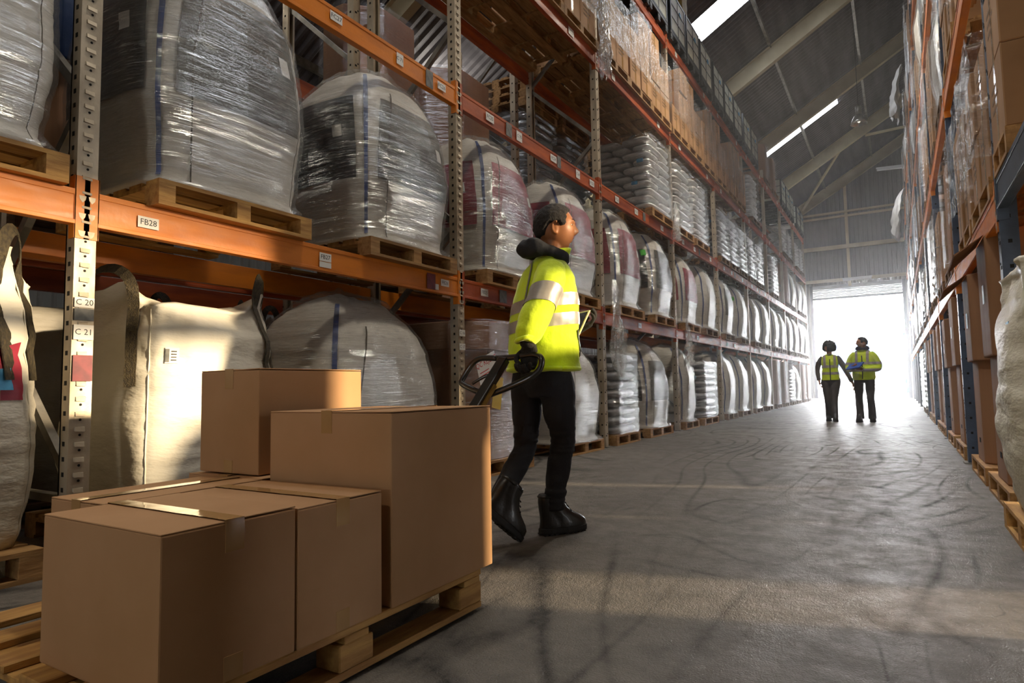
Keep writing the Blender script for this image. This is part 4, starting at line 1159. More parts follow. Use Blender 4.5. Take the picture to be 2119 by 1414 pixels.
def smooth_path(pts, n=4, closed=False):
    pts = [V(p) for p in pts]; out = []
    for i in range(len(pts) - 1):
        p0, p1, p2, p3 = pts[max(i-1, 0)], pts[i], pts[i+1], pts[min(i+2, len(pts)-1)]
        if closed: p0 = pts[i-1] if i else pts[-2]; p3 = pts[i+2] if i+2 < len(pts) else pts[1]
        for k in range(n):
            t = k/n
            out.append(.5*((2*p1) + (-p0+p2)*t + (2*p0-5*p1+4*p2-p3)*t*t + (-p0+3*p1-3*p2+p3)*t**3))
    out.append(pts[-1]); return out
MB().tube([p - TR for p in smooth_path(loop, 5, True)], .0165, 12, side=(0, 1, .2)).build('loop_handle', m_blackmetal, o, True)
MB().tube([p - TR for p in smooth_path([(-1.86, 2.92, .93), (-1.92, 2.9, .915), (-1.97, 2.885, .89), (-1.995, 2.88, .875)], 4)], [.008]*4 + [.009]*9, 8).build('grip_lever', m_blackmetal, o, True)

# ------------------------------------------------------------------ people
def fuse(parts, voxel, smooth=3, name='fused', wr=None):
    """weld closed shells into one continuous skin"""
    mb = MB()
    for p in parts: mb.add(p.v, p.f)
    me = mb.mesh(name, [], False)
    ob = bpy.data.objects.new(name, me); COL.objects.link(ob)
    md = ob.modifiers.new('r', 'REMESH'); md.mode = 'VOXEL'; md.voxel_size = voxel; md.use_smooth_shade = True
    if smooth:
        sm = ob.modifiers.new('s', 'SMOOTH'); sm.factor = .5; sm.iterations = smooth
    dg = bpy.context.evaluated_depsgraph_get()
    out = bpy.data.meshes.new_from_object(ob.evaluated_get(dg))
    bpy.data.objects.remove(ob); out.name = name
    if wr:
        out.calc_loop_triangles() if False else None
        nrm = [v.normal.copy() for v in out.vertices]
        for v, n in zip(out.vertices, nrm): v.co += n * wr(v.co)
    out.polygons.foreach_set('use_smooth', [True] * len(out.polygons))
    return out
def setmat(me, m): me.materials.clear(); me.materials.append(m); return me
def cut_band(me, planes, off, mat, name, parent, keep=None):
    """strip of a garment between pairs of planes, lifted off the cloth"""
    bm = bmesh.new(); bm.from_mesh(me)
    for co, no in planes:
        bmesh.ops.bisect_plane(bm, geom=bm.verts[:] + bm.edges[:] + bm.faces[:], plane_co=co, plane_no=no, clear_outer=True)
    if keep:
        bmesh.ops.delete(bm, geom=[f for f in bm.faces if not keep(f.calc_center_median())], context='FACES')
    bm.normal_update()
    for v in bm.verts: v.co += v.normal * off
    m2 = bpy.data.meshes.new(name); bm.to_mesh(m2); bm.free()
    m2.polygons.foreach_set('use_smooth', [True] * len(m2.polygons))
    return link(name, setmat(m2, mat), parent)

def head_parts(c, yaw, s=1., pitch=0., hair=None, nose=1., roll=0.):
    """head shell and ears; c is the head centre, s the scale, 1 = .25 m tall"""
    c = V(c); rot = Matrix.Rotation(yaw, 3, 'Z') @ Matrix.Rotation(pitch, 3, 'X')
    def pt(th, ph, off=0.):
        # local: x right, y forward, z up
        sx, cx_, st, ct = math.sin(ph), math.cos(ph), math.sin(th), math.cos(th)
        x, y, z = .076*st*sx, .099*st*cx_, .122*ct
        if y < 0: y *= 1.08; 
        if z > 0: z *= 1.0; y *= 1 + .05*z/.12
        low = max(0, -z/.122)
        x *= 1 - .34*low**1.6
        if y < 0: y *= 1 - .5*low**1.3
        else: y *= 1 - .12*low**2
        if y > 0:
            g = lambda a, u, b, cc=0: math.exp(-((x - cc)/a)**2 - ((z - u)/b)**2)
            y += .013*g(.03, -.104, .02)                     # chin
            y += .024*nose*g(.0125, -.022, .016) + .014*nose*g(.009, .0, .022)    # nose
            y += .008*g(.045, .036, .013)                    # brow
            y -= .009*(g(.016, .014, .012, .031) + g(.016, .014, .012, -.031))   # eye sockets
            y += .008*g(.02, -.058, .006) + .008*g(.018, -.071, .007) - .004*g(.022, -.0645, .003)  # lips
            y -= .004*g(.02, -.084, .008)
        x += math.copysign(.004*math.exp(-((z + .01)/.03)**2 - ((y - .05)/.03)**2), x)          # cheekbone
        p = V((x, y, z)); l = p.length
        return c + rot @ (p * (s * (1 + off/l)))
    NU, NV = 84, 64
    mb = MB(); mb.loft([[pt(math.pi*(.004 + .992*j/NV), 2*math.pi*i/NU) for i in range(NU)] for j in range(NV + 1)])
    parts = [mb]
    for sd in (-1, 1):
        e = MB(); ring = []
        for k in range(15):
            a = -1.9 + 4.3*k/14
            ring.append(c + rot @ (V((sd*(.077 + .012*max(0, math.cos(a - 2.6))), -.012 - .017*math.cos(a - .2), -.008 + .031*math.sin(a - .2) )) * s))
        e.tube(ring, [.0052*s]*14 + [.007*s], 8); parts.append(e)
        parts.append(MB().ell(c + rot @ (V((sd*.074, -.01, -.008))*s), (.006*s, .015*s, .027*s), 10, 8, rot=rot))
    return parts, pt, rot
def hair_shell(pt, off, line, seed=0, NU=96, NV=70, amp=.004, fr=60):
    """cap of hair over the part of the head where line(th, ph) is true, closed below by sinking into the scalp"""
    rows = []
    for j in range(NV + 1):
        th = math.pi*(.004 + .7*j/NV); row = []
        for i in range(NU):
            ph = 2*math.pi*i/NU; k = line(th, ph)
            base = pt(th, ph, off*k - .004*(1-k))
            row.append(base + (base - pt(th, ph, -.01)).normalized()*(noise.noise(base*fr + V((seed, 0, 0)))*amp*k))
        rows.append(row)
    return MB().loft(rows)
def lerp_path(pts, n):
    return smooth_path(pts, n)
def limb(pts, radii, n=4, seg=20, side=(1, 0, 0)):
    P = smooth_path(pts, n); R = []
    for i in range(len(P)):
        t = i/n; a = min(int(t), len(radii)-2); k = t - a; k = k*k*(3-2*k)
        ra, rb = radii[a], radii[a+1]
        ra = ra if isinstance(ra, tuple) else (ra, ra); rb = rb if isinstance(rb, tuple) else (rb, rb)
        R.append((ra[0] + (rb[0]-ra[0])*k, ra[1] + (rb[1]-ra[1])*k))
    return MB().tube(P, R, seg, side=side)
def torso(secs, n=28, sub=5):
    """secs: (centre, half width along R, half depth along F, R, F)"""
    rings = []
    for (c0, w0, d0, r0, f0), (c1, w1, d1, r1, f1) in zip(secs, secs[1:]):
        for q in range(sub):
            k = q/sub; k2 = k
            c = V(c0).lerp(V(c1), k); w = w0 + (w1-w0)*k2; d = d0 + (d1-d0)*k2; r = r0.lerp(r1, k).normalized(); f = f0.lerp(f1, k).normalized()
            rings.append((c, w, d, r, f))
    rings.append(tuple([V(secs[-1][0])] + list(secs[-1][1:])))
    out = []
    for c, w, d, r, f in rings:
        ring = []
        for i in range(n):
            a = 2*math.pi*i/n; cc, ss = math.cos(a), math.sin(a)
            x = math.copysign(abs(cc)**.85, cc)*w; y = math.copysign(abs(ss)**.85, ss)*d
            ring.append(c + r*x + f*y)
        out.append(ring)
    return MB().loft(out)
def boot_parts(heel, yaw, pitch, L=.3, s=1.):
    """heel: point under the heel; local y forward"""
    m = Matrix.Translation(V(heel)) @ Matrix.Rotation(yaw, 4, 'Z') @ Matrix.Rotation(pitch, 4, 'X')
    def outline(y0, y1, w, z, n=28, bx=0):
        ring = []
        for i in range(n):
            a = 2*math.pi*i/n; y = (y0+y1)/2 + (y1-y0)/2*math.sin(a)
            f = (y - y0)/(y1 - y0); ww = w*(.8 + .28*math.sin(math.pi*min(1, f*.9 + .12)) - (.14 if .25 < f < .5 else 0))
            ring.append((bx + math.copysign(abs(math.cos(a))**.75, math.cos(a))*ww/2, y, z))
        return ring
    L *= s
    up = MB(); up.loft([outline(.004, L-.004, .102*s, .026*s), outline(.0, L, .104*s, .045*s), outline(.004, L-.006, .1*s, .07*s), outline(.004, L*.9, .094*s, .09*s), outline(.002, L*.74, .088*s, .112*s), outline(-.002, L*.6, .088*s, .14*s), outline(-.006, L*.5, .09*s, .18*s), outline(-.004, L*.48, .094*s, .215*s), outline(.002, L*.46, .09*s, .225*s)])
    so = MB(); so.loft([outline(-.004, L+.003, .106*s, .006*s), outline(-.006, L+.005, .11*s, .014*s), outline(-.006, L+.005, .11*s, .034*s), outline(0, L-.002, .1*s, .04*s)])
    for i in range(9):
        y = L*(.06 + .105*i)
        if .3 < y/L < .42: continue
        for sx in (-1, 1):
            so.box(sx*.008*s, y - .009*s, -.0*s, sx*.045*s*(.75 if i == 8 else 1), y + .009*s, .008*s)
    co = MB(); co.tube([(math.cos(2*math.pi*i/20)*.043*s, L*.225 + math.sin(2*math.pi*i/20)*L*.235, .212*s) for i in range(21)], .0075*s, 8)
    la = MB()
    for i in range(5):
        y = L*(.52 + .055*i); z = (.165 - .021*i)*s
        la.tube([(-.028*s, y, z), (0, y + .006*s, z + .008*s), (.028*s, y, z)], .0035*s, 6)
    return [x.xf(m) for x in (up, so, co, la)]

def hand_mesh(wrist, axis, palm, thumbdir, curl=1., sz=1., bar=None, voxel=.0045):
    """glove: palm slab, four jointed fingers of unequal length and a thumb from the side of the palm.
    axis: from wrist toward the knuckles, palm: direction the palm looks, thumbdir: side of the thumb"""
    wrist, axis, palm, th = V(wrist), V(axis).normalized(), V(palm).normalized(), V(thumbdir).normalized()
    th = (th - axis*th.dot(axis)).normalized(); palm = axis.cross(th) * (1 if axis.cross(th).dot(palm) > 0 else -1)
    parts = []
    pm = MB().tube([wrist - axis*.035*sz, wrist, wrist + axis*.035*sz, wrist + axis*.075*sz, wrist + axis*.095*sz],
                   [(.03*sz, .026*sz), (.031*sz, .023*sz), (.041*sz, .02*sz), (.044*sz, .018*sz), (.04*sz, .013*sz)], 16, side=th)
    parts.append(pm)
    lens = (.043, .048, .045, .035)
    for i in range(4):
        base = wrist + axis*(.088 - .004*abs(i - 1.3))*sz + th*(.031 - .0207*i)*sz
        L = lens[i]*sz; p = base; pts = [base - axis*.02*sz, base]; ang = 0
        for bend, ln in ((.55, 1.), (.95, .68), (.8, .52)):
            ang += bend*curl
            p = p + (axis*math.cos(ang) + palm*math.sin(ang))*L*ln; pts.append(p)
        parts.append(MB().tube(smooth_path(pts, 3), [.0102*sz]*9 + [.0092*sz]*3 + [.007*sz], 10))
    b = wrist + axis*.03*sz + th*.03*sz
    pts = [b - th*.012*sz, b + th*.014*sz + axis*.018*sz + palm*.008*sz, b + th*.016*sz + axis*.045*sz + palm*(.016 + .014*curl)*sz, b + th*(.012 - .02*curl)*sz + axis*.066*sz + palm*(.02 + .022*curl)*sz]
    parts.append(MB().tube(smooth_path(pts, 4), [.013*sz]*8 + [.0105*sz]*4 + [.008*sz], 10))
    return fuse(parts, voxel, 2, 'glove')
SKY_LOW, SKY_HIGH = 5., 60.
HAZE = .014
def dirs(phi):
    """right and forward vectors for a body that faces phi degrees from +y toward +x"""
    a = math.radians(phi); return V((math.cos(a), -math.sin(a), 0)), V((math.sin(a), math.cos(a), 0))
CAMR = V((.856, .517, 0))
# ------------------------------------------------------------------ the worker with the pallet truck
R_, F_ = dirs(35)
Rl = [(-1.70, 3.268, .96), (-1.681, 3.272, .852), (-1.676, 3.286, .713), (-1.674, 3.324, .559), (-1.711, 3.338, .404), (-1.735, 3.335, .265), (-1.748, 3.337, .14)]
Ll = [(-1.855, 3.274, .96), (-1.873, 3.272, .855), (-1.875, 3.259, .714), (-1.866, 3.231, .561), (-1.861, 3.195, .482), (-1.873, 3.11, .393), (-1.89, 3.02, .297), (-1.898, 2.965, .235)]
Ra = [(-1.665, 3.20, 1.50), (-1.644, 3.135, 1.443), (-1.65, 3.066, 1.329), (-1.668, 3.002, 1.219), (-1.684, 2.96, 1.138), (-1.689, 2.94, 1.085)]
La = [(-1.83, 3.37, 1.50), (-1.87, 3.42, 1.42), (-1.885, 3.46, 1.3), (-1.85, 3.5, 1.235), (-1.76, 3.515, 1.21), (-1.685, 3.515, 1.205)]
hc = (-1.665, 3.277, 1.768)
hp, hpt, hrot = head_parts(hc, -math.radians(57), 1.085, pitch=.03)
neck = MB().tube([(-1.725, 3.27, 1.5), (-1.715, 3.272, 1.58), (-1.69, 3.275, 1.66), (-1.675, 3.277, 1.72)], [.09, .068, .064, .062], 20)
und = torso([((-1.766, 3.28, .92), .13, .1, R_, F_), ((-1.76, 3.283, 1.2), .15, .11, R_, F_), ((-1.745, 3.283, 1.45), .15, .1, R_, F_), ((-1.725, 3.275, 1.56), .08, .07, R_, F_)])
thin = lambda p, r0, r1: limb(p, [r0 + (r1 - r0)*i/(len(p)-1) for i in range(len(p))])
body = fuse(hp + [neck, und, thin(Rl, .07, .04), thin(Ll, .07, .04), thin(Ra, .05, .03), thin(La, .05, .03)], .0052, 2, 'person')
man = link('person', setmat(body, m_skin))
tag(man, 'person in a yellow hi-vis fleece walking away, pulling the pallet truck and holding a tablet', 'person', 'people in hi-vis clothing')
# hair, cropped close; hairline runs from the brow behind the ear to the nape
HLP = ((0, .82), (.45, .8), (.95, 1.04), (1.05, 1.12), (1.17, 1.55), (1.4, 1.6), (1.5, 1.46), (1.95, 1.46), (2.4, 1.92), (3.2, 1.97))
def hl(th, ph):
    a = abs((ph + math.pi) % (2*math.pi) - math.pi)        # 0 at the face, pi at the nape
    edge = 1.95
    for (a0, e0), (a1, e1) in zip(HLP, HLP[1:]):
        if a0 <= a <= a1: edge = e0 + (e1 - e0)*(a - a0)/max(1e-6, a1 - a0); break
    return max(0, min(1, (edge - th)/.07))
hair_shell(hpt, .017, hl, 3).build('hair', m_hair, man, True)
for sd in (-1, 1):
    ec = hpt(1.456, sd*.425, -.0075)
    MB().ell(ec, (.0112, .0112, .0098), 12, 8, rot=hrot).build('eye', m_eye, man, True)
    MB().ell(ec + hrot @ V((sd*.001, .0092, 0)), (.0056, .0035, .0056), 10, 6, rot=hrot).build('iris', m_dark, man, True)
    MB().tube([hpt(1.27 - .05*math.sin(k/6*2.6), sd*(.17 + .42*k/6), .0005) for k in range(7)], [(.004, .003)]*6 + [(.001, .001)], 6).build('eyebrow', m_hair, man, True)
MB().tube([hpt(2.03, ph, -.0015 - abs(ph)*.004) for ph in (-.3, -.2, -.1, 0, .1, .2, .3)], [.001, .003, .0042, .0042, .0042, .003, .001], 8).build('lips', M('lips', '#8a4f3c', rough=.45), man, True)
# jacket
wr = lambda p: noise.noise(p*7)*.006 + noise.noise(V((p.x*11, p.y*11, p.z*19)))*.004
sec = [((-1.768, 3.28, .937), .2, .183, R_, F_), ((-1.768, 3.28, .955), .22, .203, R_, F_), ((-1.767, 3.281, .985), .212, .196, R_, F_), ((-1.766, 3.282, 1.1), .213, .196, R_, F_), ((-1.762, 3.285, 1.25), .222, .187, R_, F_),
       ((-1.752, 3.286, 1.38), .222, .168, R_, F_), ((-1.742, 3.285, 1.47), .205, .148, R_, F_), ((-1.735, 3.283, 1.535), .165, .12, R_, F_), ((-1.728, 3.28, 1.585), .1, .09, R_, F_), ((-1.722, 3.279, 1.61), .07, .07, R_, F_)]
jm = fuse([torso(sec)], .0085, 4, 'jacket', wr)
jacket = link('jacket', setmat(jm, m_hivis), man)
MB().tube([V((-1.768, 3.28, .952)) + R_*(.222*math.cos(a)) + F_*(.205*math.sin(a)) for a in [2*math.pi*i/40 for i in range(41)]], .012, 8).build('hem', m_hivis, jacket, True)
tilt = (V((0, 0, 1)) - CAMR*.13).normalized()
for zc in (1.325, 1.215):
    c = V((-1.765, 3.283, zc))
    cut_band(jm, [(c + tilt*.034, tilt), (c - tilt*.034, -tilt)], .004, m_reflect, 'reflective_band', jacket)
for s in (1, -1):
    c0 = V((-1.765, 3.283, 1.4)) + R_*(s*.09)
    cut_band(jm, [(c0 + R_*.03, R_), (c0 - R_*.03, -R_), (V((0, 0, 1.355)), V((0, 0, -1)))], .004, m_reflect, 'reflective_band', jacket, keep=lambda p: (p - V((-1.765, 3.283, 1.4))).dot(F_) > .02)
# grey raglan piping
def onto(p, me=jm, lift=.004):
    p = V(p); best = min(me.vertices, key=lambda v: (v.co - p).length_squared); return best.co + best.normal*lift, best.normal.copy()
# sleeves
def sleeve(path, rad, name='sleeve'):
    me = fuse([limb(path, rad)], .008, 3, name, wr); return link(name, setmat(me, m_hivis), jacket), me
sl, sm = sleeve(Ra, [.088, .092, .085, .083, .075, .052])
for t, w in ((.40, .03), (.62, .03)):
    a = V(Ra[1]); b = V(Ra[3]); c = a.lerp(b, t); d = ((b - a).normalized() + V((.25, .1, .1))).normalized()
    cut_band(sm, [(c + d*w, d), (c - d*w, -d)], .0035, m_reflect, 'reflective_band', sl)
MB().tube([V(Ra[5]) + V((0, 0, .02)) + V((math.cos(a)*.05, math.sin(a)*.05, .012*math.cos(a))) for a in [2*math.pi*i/24 for i in range(25)]], .013, 8).build('cuff', m_hivis, sl, True)
sp_ = []; sn_ = []
for p in smooth_path([(-1.80, 3.19, 1.6), (-1.785, 3.14, 1.55), (-1.775, 3.1, 1.48), (-1.78, 3.075, 1.4), (-1.785, 3.06, 1.32)], 4):
    q, n_ = onto(p); sp_.append(q); sn_.append(n_)
MB().ribbon(sp_, sn_, .013, .003).build('piping', M('grey_piping', '#7d7b70', rough=.7), jacket)
sl2, sm2 = sleeve(La, [.085, .085, .08, .075, .062, .05])
for t in (.35, .65):
    a = V(La[1]); b = V(La[2]); c = a.lerp(b, t); d = (b - a).normalized()
    cut_band(sm2, [(c + d*.03, d), (c - d*.03, -d)], .0035, m_reflect, 'reflective_band', sl2)
# standing collar, open at the throat
rows = []
for j in range(7):
    k = j/6; row = []
    for i in range(29):
        a = math.radians(-20 + 220*i/28)     # from the right side round the front to the left
        r = .088 + .016*k + .012*max(0, math.sin(a))*k
        row.append(V((-1.722, 3.281, 1.555 + .085*k + .02*k*math.sin(a))) + R_*(r*1.05*math.cos(a)) + F_*(r*1.12*math.sin(a) + .012*k))
    rows.append(row)
cm = MB().loft(rows, cap=False, closed=False).mesh('collar', m_hivis, True)
col = link('collar', cm, jacket); sd_ = col.modifiers.new('s', 'SOLIDIFY'); sd_.thickness = .009
# zipped pocket
zp = [V(p) for p in ((-1.58, 3.245, 1.17), (-1.583, 3.243, 1.13), (-1.592, 3.243, 1.08), (-1.6, 3.246, 1.035))]
pts = []; nr = []
for p in smooth_path([V((0, 0, z)) + V((-1.766, 3.282, 0)) + R_*(.17 - .02*k) + F_*(.115 + .01*k) for k, z in enumerate((1.17, 1.12, 1.07, 1.03))], 3):
    q, n_ = onto(p); pts.append(q); nr.append(n_)
MB().ribbon(pts, nr, .016, .004).build('pocket_zip', m_zip, jacket)
MB().ell(pts[-1], (.006, .006, .014), 8, 6).build('zip_puller', m_brace, jacket, True)
# hood rolled behind the neck
hood = []; hr = []
for i in range(33):
    a = 2*math.pi*i/32; bk = max(0, -math.sin(a)); fr = max(0, math.sin(a))
    hood.append(V((-1.727, 3.272, 1.618 + .035*bk - .03*fr)) + R_*(.098*math.cos(a)) + F_*(.115*math.sin(a) - .018*bk))
    hr.append((.03 + .028*bk + .006*math.sin(5*a)*bk, .024 + .024*bk))
hm = fuse([MB().tube(hood, hr, 14, side=(0, 0, 1), cap=True)], .007, 3, 'hood', lambda p: noise.noise(p*11)*.016 + noise.noise(p*24)*.006)
link('hood', setmat(hm, m_black), man)
# jeans and boots
tr = lambda p: noise.noise(V((p.x*9, p.y*9, p.z*17)))*.006 + (noise.noise(V((p.x*6, p.y*6, p.z*55)))*.008 if .44 < p.z < .64 or p.z < .27 else 0)
hips = torso([((-1.772, 3.275, .79), .14, .1, R_, F_), ((-1.772, 3.278, .86), .185, .135, R_, F_), ((-1.77, 3.28, .93), .185, .14, R_, F_), ((-1.768, 3.28, 1.0), .17, .13, R_, F_)])
jm_ = fuse([hips, limb(Rl, [.095, .105, .094, .072, .07, .062, .058]), limb(Ll, [.095, .1, .088, .068, .064, .066, .058, .055])], .0078, 3, 'trousers', tr)
trs = link('trousers', setmat(jm_, m_denim), man)
def stitch(pts):
    out = []
    for p in pts:
        q, n_ = onto(V(p), jm_, .002); out.append(q)
    MB().tube(smooth_path(out, 3), .0016, 5).build('pocket_stitching', m_stitch, trs, True)
bk = V((-1.77, 3.278, 0)) - F_*.14 + R_*.09
stitch([bk + V((0, 0, .9)) - R_*.06, bk + V((0, 0, .895)) - R_*.02, bk + V((0, 0, .897)) + R_*.03, bk + V((0, 0, .91)) + R_*.06])
for heel, phi, pitch in (((-1.805, 3.265, .0), 32, 0), ((-1.95, 2.86, .205), 34, -.72)):
    up, so, co, la = boot_parts(heel, -math.radians(phi), pitch, .3, 1.03)
    b = up.build('boot', m_boot, man, True); so.build('sole', m_sole, b); co.build('padded_cuff', m_boot, b, True); la.build('lace', m_black, b, True)
# gloves: the right closes round the loop handle, the left holds the tablet
g1 = hand_mesh((-1.686, 2.968, 1.088), (0, -.0, -1), (0, -1, 0), (-1, 0, 0), 1.2, 1.24)
link('glove', setmat(g1, m_glove), man)
MB().tube([(-1.688, 2.945, 1.11), (-1.687, 2.955, 1.09), (-1.686, 2.966, 1.075), (-1.686, 2.968, 1.06)], [.04, .043, .04, .037], 16).build('glove_cuff', m_glove, man, True)
g2 = hand_mesh((-1.67, 3.535, 1.185), (.78, .3, .42), (-.5, -.2, .84), (-.3, .85, .2), .8, 1.08)
link('glove', setmat(g2, m_glove), man)
tn = (-F_*.88 + V((0, 0, .47))).normalized(); ty = (F_*.47 + V((0, 0, .88))).normalized(); tx = ty.cross(tn)
tb = empty('tablet'); mtx = Matrix((tx, ty, tn)).transposed().to_4x4(); mtx.translation = V((-1.675, 3.505, 1.225)); tb.matrix_world = mtx
MB().box(-.13, -.085, -.005, .13, .085, .004).build('case', m_tabframe, tb, bevel=.003)
MB().box(-.119, -.074, .0041, .119, .074, .0052).build('screen', m_screen, tb)
tag(tb, 'tablet computer with a pale rim held in the worker\'s left glove', 'tablet')

# ------------------------------------------------------------------ the two workers near the roller door
def far_person(origin, yaw, s, lab, kind):
    m = Matrix.Translation(V(origin)) @ Matrix.Rotation(yaw, 4, 'Z') @ Matrix.Scale(s, 4)
    X, Y = V((1, 0, 0)), V((0, 1, 0))
    lean = 0
    if kind == 'woman':   # left leg (far side) stepping forward, walking
        rl = [(.09, 0, .95), (.1, 0, .86), (.09, .03, .7), (.075, .05, .5), (.065, -.0, .3), (.06, -.06, .1)]
        ll = [(-.09, 0, .95), (-.1, 0, .86), (-.08, .06, .7), (-.06, .1, .5), (-.05, .13, .3), (-.045, .15, .1)]
        ra = [(.13, 0, 1.4), (.18, -.01, 1.35), (.235, -.03, 1.22), (.25, -.02, 1.1), (.235, .06, .97), (.225, .1, .88)]
        la = [(-.13, 0, 1.4), (-.18, 0, 1.35), (-.26, -.02, 1.22), (-.31, -.05, 1.1), (-.37, -.06, .96), (-.42, -.06, .84)]
        hy = yaw + math.radians(-55); tw, td = .175, .115
    else:
        rl = [(.09, 0, .95), (.1, 0, .86), (.1, .03, .7), (.1, .06, .5), (.1, .04, .3), (.1, .03, .1)]
        ll = [(-.09, 0, .95), (-.1, 0, .86), (-.1, .0, .7), (-.1, -.0, .5), (-.1, -.05, .3), (-.1, -.1, .1)]
        ra = [(.13, 0, 1.39), (.19, .0, 1.335), (.25, -.01, 1.22), (.26, .03, 1.1), (.2, .17, 1.08), (.15, .25, 1.1)]
        la = [(-.13, 0, 1.39), (-.19, .0, 1.335), (-.25, -.02, 1.22), (-.26, .0, 1.1), (-.14, .16, 1.07), (-.02, .24, 1.08)]
        hy = yaw + math.radians(-62); tw, td = .2, .14
    hcen = m @ V((0, .03, 1.62))
    hpx, pt, rot = head_parts(hcen, hy, s*.96)
    nk = MB().tube([(0, -.01, 1.36), (0, 0, 1.46), (0, .02, 1.58)], [.08, .058, .056], 14).xf(m)
    und = torso([((0, 0, .92), .13, .09, X, Y), ((0, 0, 1.2), .13, .09, X, Y), ((0, 0, 1.42), .12, .08, X, Y)]).xf(m)
    arms = [limb(a, [.04, .045, .042, .038, .034, .028], side=(0, 1, 0)).xf(m) for a in (ra, la)]
    legs = [limb(l, [.07, .075, .07, .05, .045, .035]).xf(m) for l in (rl, ll)]
    hands = []
    for a, sd in ((ra, 1), (la, -1)):
        w = V(a[-1]); ax = (V(a[-1]) - V(a[-2])).normalized()
        hands.append((w, ax, sd))
    bm_ = fuse(hpx + [nk, und] + arms + legs, .007, 2, 'person')
    o = link('person', setmat(bm_, m_skin)); tag(o, lab, 'person', 'people in hi-vis clothing')
    for w, ax, sd in hands:
        pal = V((-sd, .1, 0)) if kind == 'woman' else V((0, -.2, -1))if False else (V((-sd, .1, 0)) if kind == 'woman' else V((0, .5, .8)))
        thd = V((0, 1, 0)) if kind == 'woman' else V((sd, .3, .3))
        h = hand_mesh(m @ (w + ax*.0), (m.to_3x3() @ ax), m.to_3x3() @ pal, m.to_3x3() @ thd, .5 if kind == 'woman' else .7, s*.98, voxel=.0065)
        link('hand', setmat(h, m_skin), o)
    ts = lambda p: noise.noise(p*8)*.006
    if kind == 'woman':
        sw = fuse([torso([((0, 0, .96), .15, .1, X, Y), ((0, 0, 1.25), .15, .1, X, Y), ((0, 0, 1.42), .14, .085, X, Y), ((0, 0, 1.47), .075, .07, X, Y)]).xf(m)] + [limb(a[:-1] + [tuple(V(a[-2]).lerp(V(a[-1]), .8))], [.06, .062, .056, .05, .046, .04], side=(0, 1, 0)).xf(m) for a in (ra, la)], .008, 2, 'jumper', ts)
        link('jumper', setmat(sw, m_greysh), o)
        vm = fuse([torso([((0, 0, .9), tw + .005, td + .02, X, Y), ((0, 0, 1.0), tw, td + .01, X, Y), ((0, 0, 1.15), tw - .015, td, X, Y), ((0, 0, 1.3), tw, td + .005, X, Y), ((0, -.005, 1.4), tw + .01, td - .015, X, Y), ((0, -.01, 1.45), .12, .085, X, Y), ((0, -.01, 1.48), .06, .07, X, Y)]).xf(m)], .008, 2, 'vest', ts)
        g = link('vest', setmat(vm, m_hivis), o); bz = (1.05, 1.2)
    else:
        vm = fuse([torso([((0, 0, .86), tw, td, X, Y), ((0, 0, .9), tw + .012, td + .012, X, Y), ((0, 0, 1.1), tw, td + .005, X, Y), ((0, 0, 1.3), tw, td, X, Y), ((0, 0, 1.4), tw - .02, td - .02, X, Y), ((0, 0, 1.46), .12, .09, X, Y), ((0, 0, 1.5), .07, .07, X, Y)]).xf(m)] + [limb(a, [.07, .074, .07, .066, .058, .045], side=(0, 1, 0)).xf(m) for a in (ra, la)], .009, 3, 'jacket', ts)
        g = link('jacket', setmat(vm, m_hivis), o); bz = (1.06, 1.2)
        hd = [V((.1*math.cos(a), .02 - .1*math.sin(a), 1.5 + .03*max(0, math.sin(a)))) for a in [2*math.pi*i/20 for i in range(21)]]
        MB().tube(hd, [.028 + .022*max(0, math.sin(2*math.pi*i/20)) for i in range(21)], 10).xf(m).build('hood', m_black, o, True)
    fwd = (m.to_3x3() @ Y).normalized(); rt = (m.to_3x3() @ X).normalized()
    for zc in bz:
        c = m @ V((0, 0, zc)); up = V((0, 0, 1))
        cut_band(vm, [(c + up*.027, up), (c - up*.027, -up)], .004, m_reflect, 'reflective_band', g, keep=None)
    for sx in (-.1, .1):
        c = m @ V((sx, 0, 1.2))
        cut_band(vm, [(c + rt*.025, rt), (c - rt*.025, -rt), (m @ V((0, 0, 1.2)), V((0, 0, -1))), (m @ V((0, 0, 1.46)), V((0, 0, 1)))], .0045, m_reflect, 'reflective_band', g)
    zipz = [m @ V((0, td + .022 if z < 1.35 else td - .0 - (z - 1.35)*.3, z)) for z in (.88, 1., 1.15, 1.3, 1.36)]
    zz = []; nn = []
    for p in zipz:
        b = min(vm.vertices, key=lambda v: (v.co - p).length_squared); zz.append(b.co + b.normal*.004); nn.append(b.normal.copy())
    MB().ribbon(zz, nn, .018, .004).build('front_zip', m_black, g)
    tm = fuse([torso([((0, 0, .8), .13, .09, X, Y), ((0, 0, .9), .165, .115, X, Y), ((0, 0, .99), .15, .1, X, Y)]).xf(m)] + [limb(l[:-1] + [(l[-1][0], l[-1][1], .07)], [.085, .095, .085, .07, .07, .072], side=(0, 1, 0)).xf(m) for l in (rl, ll)], .009, 2, 'trousers', ts)
    link('trousers', setmat(tm, m_greytr), o)
    for l, tw_ in ((rl, -.1), (ll, .1)):
        hl_ = m @ V((l[-1][0], l[-1][1] - .07, .0)); 
        up, so, co, la_ = boot_parts(hl_, yaw + tw_, 0, .27, s)
        b = up.build('boot', m_boot, o, True); so.build('sole', m_sole, b)
